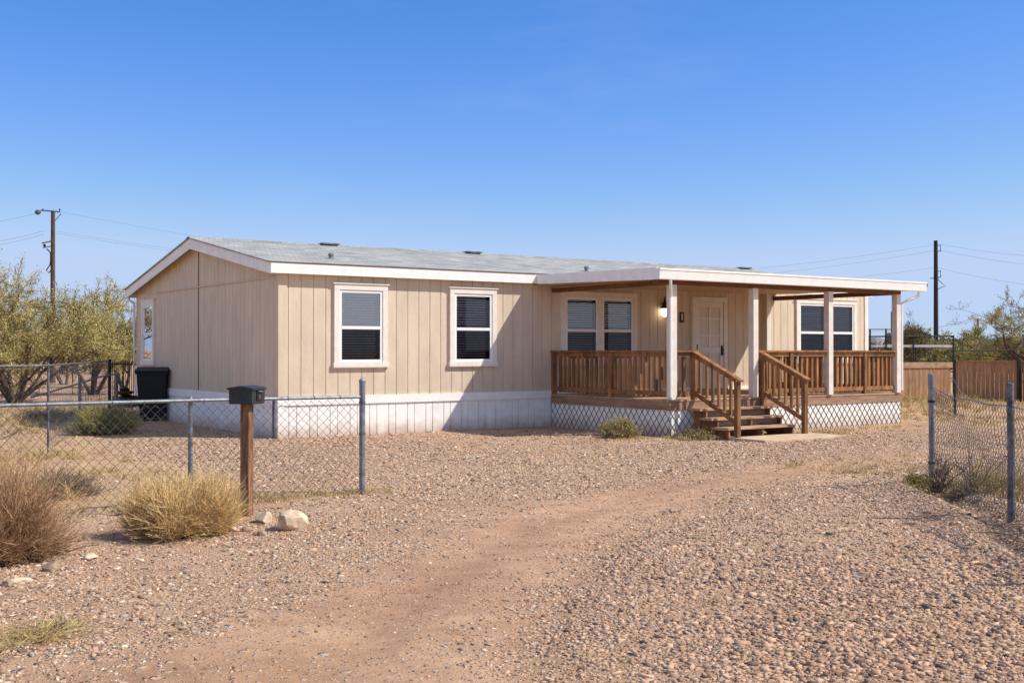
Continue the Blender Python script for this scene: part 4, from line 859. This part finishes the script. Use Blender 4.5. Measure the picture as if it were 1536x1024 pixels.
o = npmesh('distant_scrub', V, F, mat('scrub_foliage', (.13, .125, .05), .85, .25, .2, rnd=.4, spec=.15)); tag(o, 'band of low desert scrub covering the flats far beyond the fences', 'scrub', kind='stuff')

# ------------------------------------------------------------------ terrain far off
def ridge(name, f, r0, r1, h, base, seed, m, thick=30, n=60, rough=.5):
    g = np.random.default_rng(seed); us = np.linspace(r0, r1, n); hh = h * (.55 + rough * vnoise(us * 6 / abs(r1 - r0), us * 0, 1, seed) + .25 * vnoise(us * 26 / abs(r1 - r0), us * 0, 1, seed + 1)) * np.clip(np.minimum(us - r0, r1 - us) / (abs(r1 - r0) * .12), 0, 1)
    rows = [(0, 0), (thick * .25, .7), (thick * .5, 1), (thick, 0)]; V = []
    for d, q in rows:
        for u, z in zip(us, hh): x, y = at(u, f + d); V.append((x, y, base + z * q + (g.random() - .5) * h * .04 * (q > 0)))
    i = np.arange(len(V)).reshape(len(rows), n); F = np.stack([i[:-1, :-1], i[:-1, 1:], i[1:, 1:], i[1:, :-1]], -1).reshape(-1, 4)
    return tag(npmesh(name, V, F, m, smooth=True), kind='structure')
M_BERM = mat('bare_earth_bank', (.50, .31, .165), .95, .15, .4, .5, 6); M_HILL = mat('far_hill_rock', (.13, .13, .14), .95, .2, .01)
ridge('earth_bank', 78, -44, -22, 2.3, -.2, 3, M_BERM, 14)
ridge('hills', 2600, 300, 2400, 46, -2, 5, M_HILL, 500, 120); ridge('hills', 3000, -3200, -200, 44, -2, 9, M_HILL, 500, 120)

# ------------------------------------------------------------------ trash bin, cart
bn = empty('wheelie_bin', 'large black wheeled trash bin with closed lid against the shaded end wall', 'bin', loc=(*at((232 - 768) / 1718 * 26.3, 26.3), 0), rz=R(-28)); bn.scale = (1.12, 1.12, 1.08)
def taper(mb, x0, x1, y0, y1, z0, z1, k): return mb.add([(x0*k,y0*k,z0),(x1*k,y0*k,z0),(x1*k,y1*k,z0),(x0*k,y1*k,z0),(x0,y0,z1),(x1,y0,z1),(x1,y1,z1),(x0,y1,z1)], [(0,3,2,1),(4,5,6,7),(0,1,5,4),(1,2,6,5),(2,3,7,6),(3,0,4,7)])
taper(MB(), -.30, .30, -.34, .34, .06, 1.02, .80).build('bin_body', M_BIN, bn, bevel=.02)
MB().box(-.32, -.36, .98, .32, .36, 1.019).build('rim', M_BIN, bn, bevel=.01)
MB().prism([(-.33, -.38, 1.02), (-.33, -.38, 1.06), (-.33, -.1, 1.13), (-.33, .2, 1.13), (-.33, .36, 1.08), (-.33, .36, 1.02)], (.66, 0, 0)).build('lid', M_BIN, bn, bevel=.015)
MB().tube([(-.26, .36, 1.02), (-.26, .44, 1.03), (.26, .44, 1.03), (.26, .36, 1.02)], .018, 6).build('handle', M_BIN, bn)
for sx_ in (-.29, .25): MB().tube([(sx_, .28, .12), (sx_ + .05, .28, .12)], .12, 16).build('wheel', M_BIN, bn)
ct = empty('garden_cart', 'dark two wheeled cart with rusty pan and bags beside the trash bin', 'cart', loc=(*tp(190, 26.6), 0), rz=R(10))
MB().box(-.26, -.2, .30, .22, .2, .33).box(-.26, -.2, .33, -.24, .2, .55).box(.20, -.2, .33, .22, .2, .55).box(-.24, -.2, .33, .20, -.185, .5).build('tray', M_GALVD, ct)
for y_ in (-.24, .22):
    t = MB(); 
    for i in range(20):
        a1, a2 = i / 20 * 6.2832, (i + 1) / 20 * 6.2832; t.bar((-.12 + .17 * math.cos(a1), y_, .17 + .17 * math.sin(a1)), (-.12 + .17 * math.cos(a2), y_, .17 + .17 * math.sin(a2)), .03, .03)
    for i in range(6): a1 = i / 6 * 6.2832; t.bar((-.12, y_, .17), (-.12 + .16 * math.cos(a1), y_, .17 + .16 * math.sin(a1)), .01, .01)
    t.build('wheel', M_GALV, ct)
MB().tube([(.2, 0, .35), (.45, 0, .6), (.5, 0, .9)], .015, 6).build('handle', M_BLACK, ct)
MB().lathe((-.05, 0, .56), [(.08, 0), (.2, .05), (.22, .09), (.19, .10)], 14).build('pan', mat('rust', (.20, .07, .03), .8, .3, 10), ct)
MB().lathe((.02, .02, .34), [(.18, 0), (.21, .08), (.18, .18), (.1, .23)], 9).lathe((-.05, 0, .66), [(.10, 0), (.12, .05), (.05, .10)], 9).build('bag', M_BIN, ct)

# ------------------------------------------------------------------ utility poles and wires
def upole(x, f, zt, r, m, label, extra):
    px, py = tp(x, f); o = empty('utility_pole', label, 'utility pole', 'utility poles behind the house', loc=(px, py, 0), rz=YAW)
    MB().tube([(0, 0, -.3), (0, 0, zt * .5), (0, 0, zt)], [r * 1.15, r, r * .85], 12).build('pole', m, o)
    extra(o, zt); return o
def ex_left(o, z):
    MB().bar((-.62, 0, z + .02), (.36, 0, z - .06), .05, .06).bar((.1, 0, z - .5), (.4, 0, z - .15), .03, .03).build('crossarm', M_GALVD, o)
    for x in (-.5, .33): MB().lathe((x, 0, z + .0), [(.03, 0), (.045, .03), (.03, .05), (.04, .08), (.015, .10)], 8).build('insulator', M_BRONZE, o)
    MB().lathe((-.76, 0, z - .08), [(.05, -.12), (.14, -.05), (.15, .04), (.08, .11), (.03, .14)], 12).build('street_light', M_GALVD, o)
    MB().bar((-.55, 0, z - 1.62), (.0, 0, z - 1.5), .05, .05).bar((-.5, 0, z - 1.85), (0, 0, z - 1.75), .04, .04).build('bracket', M_GALVD, o)
    MB().lathe((-.42, 0, z - 1.8), [(.05, 0), (.08, .06), (.05, .14)], 8).build('insulator', M_BRONZE, o)
    MB().tube([(-.3, 0, z - 1.9), (-.12, 0, z - 2.1), (-.14, 0, z - 2.7), (-.32, 0, z - 2.95), (-.2, 0, z - 3.1), (-.05, 0, z - 2.9)], .03, 6).build('service_loop', M_BLACK, o)
upole(79, 57, 8.55, .115, M_POLE, 'weathered wooden utility pole with street light rising behind the big left tree', ex_left)
def ex_right(o, z):
    for dz in (.32, 1.95):
        MB().tube([(.1, 0, z - dz), (.28, 0, z - dz + .05), (.30, 0, z - dz - .35), (.1, 0, z - dz - .36)], .035, 6).build('bracket', M_BLACK, o)
    MB().bar((-.35, 0, z - 2.38), (.2, 0, z - 2.32), .06, .06).build('crossarm', M_GALV, o)
    MB().tube([(.1, 0, z - 2.4), (.4, 0, z - 2.7), (.62, 0, z - 2.85), (.3, 0, z - 2.95), (.1, 0, z - 3.1)], .025, 6).build('service_loop', M_GALVD, o)
upole(1404, 72, 8.5, .14, M_POLED, 'tall black utility pole beyond the board fence at right', ex_right)
def ex_thin(o, z): MB().bar((-.3, 0, z - .1), (.3, 0, z - .1), .06, .06).build('crossarm', M_BLACK, o)
upole(1467, 120, 4.95, .10, M_POLED, 'short thin black utility pole in front of the far right tree', ex_thin)
upole(1445, 130, 2.6, .08, M_POLED, 'stubby thin post left of the short thin utility pole', ex_thin)
def zat(y, f): return 1.6 + (525.5 - y) / 1718 * f
def wire(pa, pb, sag, label, r=.0065):
    (xa, ya, fa), (xb, yb, fb) = pa, pb; A_ = np.array([*tp(xa, fa), zat(ya, fa)]); B_ = np.array([*tp(xb, fb), zat(yb, fb)])
    t = np.linspace(0, 1, 24)[:, None]; P = A_ + (B_ - A_) * t; P[:, 2] -= sag * 4 * (t * (1 - t))[:, 0]
    V, F = strands(P[None], np.full((1, 24), r), 5); o = npmesh('power_line', V, F, M_CABLE); tag(o, label, 'wire', 'overhead power lines')
wire((-160, 338, 62), (58, 319, 57), .35, 'topmost wire from the left pole to the left edge')
wire((-160, 372, 62), (66, 346, 57), .35, 'upper of the two lower wires from the left pole to the left edge')
wire((-160, 378, 62), (66, 351, 57), .35, 'lower of the two lower wires from the left pole to the left edge')
wire((86, 317, 57), (900, 420, 75), .6, 'topmost wire from the left pole down behind the house roof')
wire((84, 347, 57), (900, 430, 72), .5, 'middle wire from the left pole down behind the house roof')
wire((84, 350, 57), (900, 436, 72), .5, 'lowest wire from the left pole down behind the house roof')
wire((700, 412, 80), (1407, 366, 72), .9, 'topmost wire from the house roof to the tall black pole')
wire((700, 422, 80), (1407, 375, 72), .9, 'second wire from the house roof to the tall black pole')
wire((700, 438, 80), (1407, 401, 72), .7, 'third wire from the house roof to the tall black pole')
wire((1409, 366, 72), (1700, 388, 60), .3, 'topmost wire from the tall black pole to the right edge')
wire((1409, 375, 72), (1700, 406, 60), .3, 'second wire from the tall black pole to the right edge')
wire((1409, 402, 72), (1700, 440, 60), .3, 'third wire from the tall black pole to the right edge')
wire((1180, 486, 120), (1467, 480, 120), 1.0, 'low wire behind the porch to the short thin pole', .018)
wire((1467, 480, 120), (1760, 484, 120), 1.0, 'low wire from the short thin pole to the right edge', .018)

# ------------------------------------------------------------------ right background: board fence, corral, vehicles
bf = empty('board_fence', 'sunlit tan board fence with a pale top plank behind the porch', 'fence')
def boards(P, a, b, z0, z1, m, wd=.14, cap=None, name='boards'):
    a = np.array(a); b = np.array(b); ln_ = np.linalg.norm(b - a); d = (b - a) / ln_; n = int(ln_ / wd); mb = MB(); nn = np.array([d[1], -d[0]])
    for i in range(n):
        p = a + d * (i * wd + .004); q = a + d * ((i + 1) * wd - .006); o = nn * (.004 * (i % 3)); h = z1 + .012 * math.sin(i * 2.3)
        mb.prism([(p[0] + o[0], p[1] + o[1], z0), (q[0] + o[0], q[1] + o[1], z0), (q[0] + o[0], q[1] + o[1], h), (p[0] + o[0], p[1] + o[1], h)], (-nn[0] * .02, -nn[1] * .02, 0))
    return mb.build(name, m, P)
a, b = tp(1225, 37.0), tp(1428, 38.6)
boards(bf, a, b, -.05, 1.02, M_FENCEL)
MB().bar((*a, 1.11), (*b, 1.11), .06, .19).build('top_plank', M_TANPL, bf)
bf2 = empty('board_fence', 'shaded dark brown board fence running to the right edge', 'fence')
c_, d_ = tp(1431, 37.6), tp(1700, 34.5)
boards(bf2, c_, d_, -.05, 1.22, M_FENCEW)
MB().bar((*c_, 1.25), (*d_, 1.25), .08, .05).build('top_rail', M_FENCEW, bf2)
for x, f in ((1528, 36.3), (1640, 35)): pxx, pyy = tp(x, f); MB().bar((pxx, pyy, -.1), (pxx, pyy, 1.28), .09, .09, up=(0, 1, 0)).build('post', M_BLACK, bf2)
co_ = empty('pipe_corral', 'black pipe corral with one white board rail, above the tan board fence', 'fence')
def pl(x, y, f): return (*tp(x, f), zat(y, f))
t = MB().tube([pl(1240, 505, 41), pl(1430, 504, 41)], .03, 6).tube([pl(1430, 526, 41), pl(1700, 522, 41)], .025, 6).tube([pl(1290, 494, 46), pl(1345, 494, 46)], .02, 6)
t.tube([pl(1354, 510, 41), pl(1383, 504, 41)], .015, 5).tube([pl(1415, 511, 41), pl(1429, 505, 41)], .015, 5); t.build('rail', M_BLACK, co_)
MB().bar(pl(1240, 519, 41.1), pl(1431, 519, 41.1), .05, .085).build('board_rail', M_WHITE, co_)
for x, yt in ((1262, 500), (1305, 494), (1329, 493), (1370, 505), (1430, 503), (1560, 520)):
    X_, Y_ = tp(x, 41); MB().tube([(X_, Y_, 0), (X_, Y_, zat(yt, 41))], .035, 6).build('post', M_BLACK, co_)
pp = empty('fence_post', 'slim dark metal post standing in the yard at the end of the shaded fence', 'post'); X_, Y_ = tp(1432, 28.5)
MB().tube([(X_, Y_, -.1), (X_, Y_, 1.38)], .035, 8).build('pipe', M_BLACK, pp)
def vehicle(x, f, ln_, h, label, m, kind='van', rz=0.0):
    X_, Y_ = tp(x, f); o = empty('parked_' + kind, label, kind, 'vehicles parked far behind the porch', loc=(X_, Y_, 0), rz=YAW + rz)
    a_ = ln_ / 2
    if kind == 'van': pr_ = [(-a_, .35), (-a_, h * .9), (-a_ * .9, h), (a_ * .5, h), (a_ * .72, h * .62), (a_, h * .5), (a_, .35)]
    elif kind == 'car': pr_ = [(-a_, .35), (-a_, h * .62), (-a_ * .75, h * .66), (-a_ * .5, h), (a_ * .2, h), (a_ * .5, h * .64), (a_, h * .55), (a_, .35)]
    else: pr_ = [(-a_, .5), (-a_, h), (a_, h), (a_, .5)]
    MB().prism([(p, -.9, q) for p, q in pr_], (0, 1.8, 0)).build('body', m, o, bevel=.05)
    if kind != 'trailer': MB().prism([(p, -.91, q) for p, q in [(-a_ * .45, h * .66), (-a_ * .4, h * .93), (a_ * .2, h * .93), (a_ * .44, h * .66)]], (0, .01, 0)).build('window', M_DARK, o)
    for wx in (-a_ * .6, a_ * .6):
        t = MB(); t.tube([(wx, -.93, .33), (wx, -.7, .33)], .33, 14).build('wheel', M_BIN, o)
M_CARW = mat('white_car_paint', (.75, .76, .78), .3, .03); M_CARS = mat('grey_car_paint', (.2, .22, .25), .3, .05)
vehicle(1301, 150, 4.4, 1.75, 'white car parked far away, left of the others beyond the porch rail', M_CARW, 'car')
vehicle(1322, 155, 4.6, 1.9, 'dark grey car parked far away between a white car and white trailer', M_CARS, 'car')
vehicle(1342, 120, 3.4, 2.9, 'white box trailer far away, just left of the right porch post', M_CARW, 'trailer')
X_, Y_ = tp(1337, 110); tk = empty('water_tank', 'small grey tank with a thin mast on a stand beyond the porch rail', 'tank', loc=(X_, Y_, 0))
MB().lathe((0, 0, 2.2), [(.4, 0), (.6, .2), (.6, .9), (.3, 1.1)], 14).build('tank', M_GALVD, tk)
t = MB()
for sx_, sy_ in ((-.5, -.5), (.5, -.5), (.5, .5), (-.5, .5)): t.bar((sx_ * 1.2, sy_ * 1.2, 0), (sx_, sy_, 2.3), .1, .1, up=(0, 1, 0))
t.build('stand', M_BLACK, tk); MB().tube([(0, 0, 3.3), (0, 0, 5.3)], .05, 6).build('mast', M_BLACK, tk)
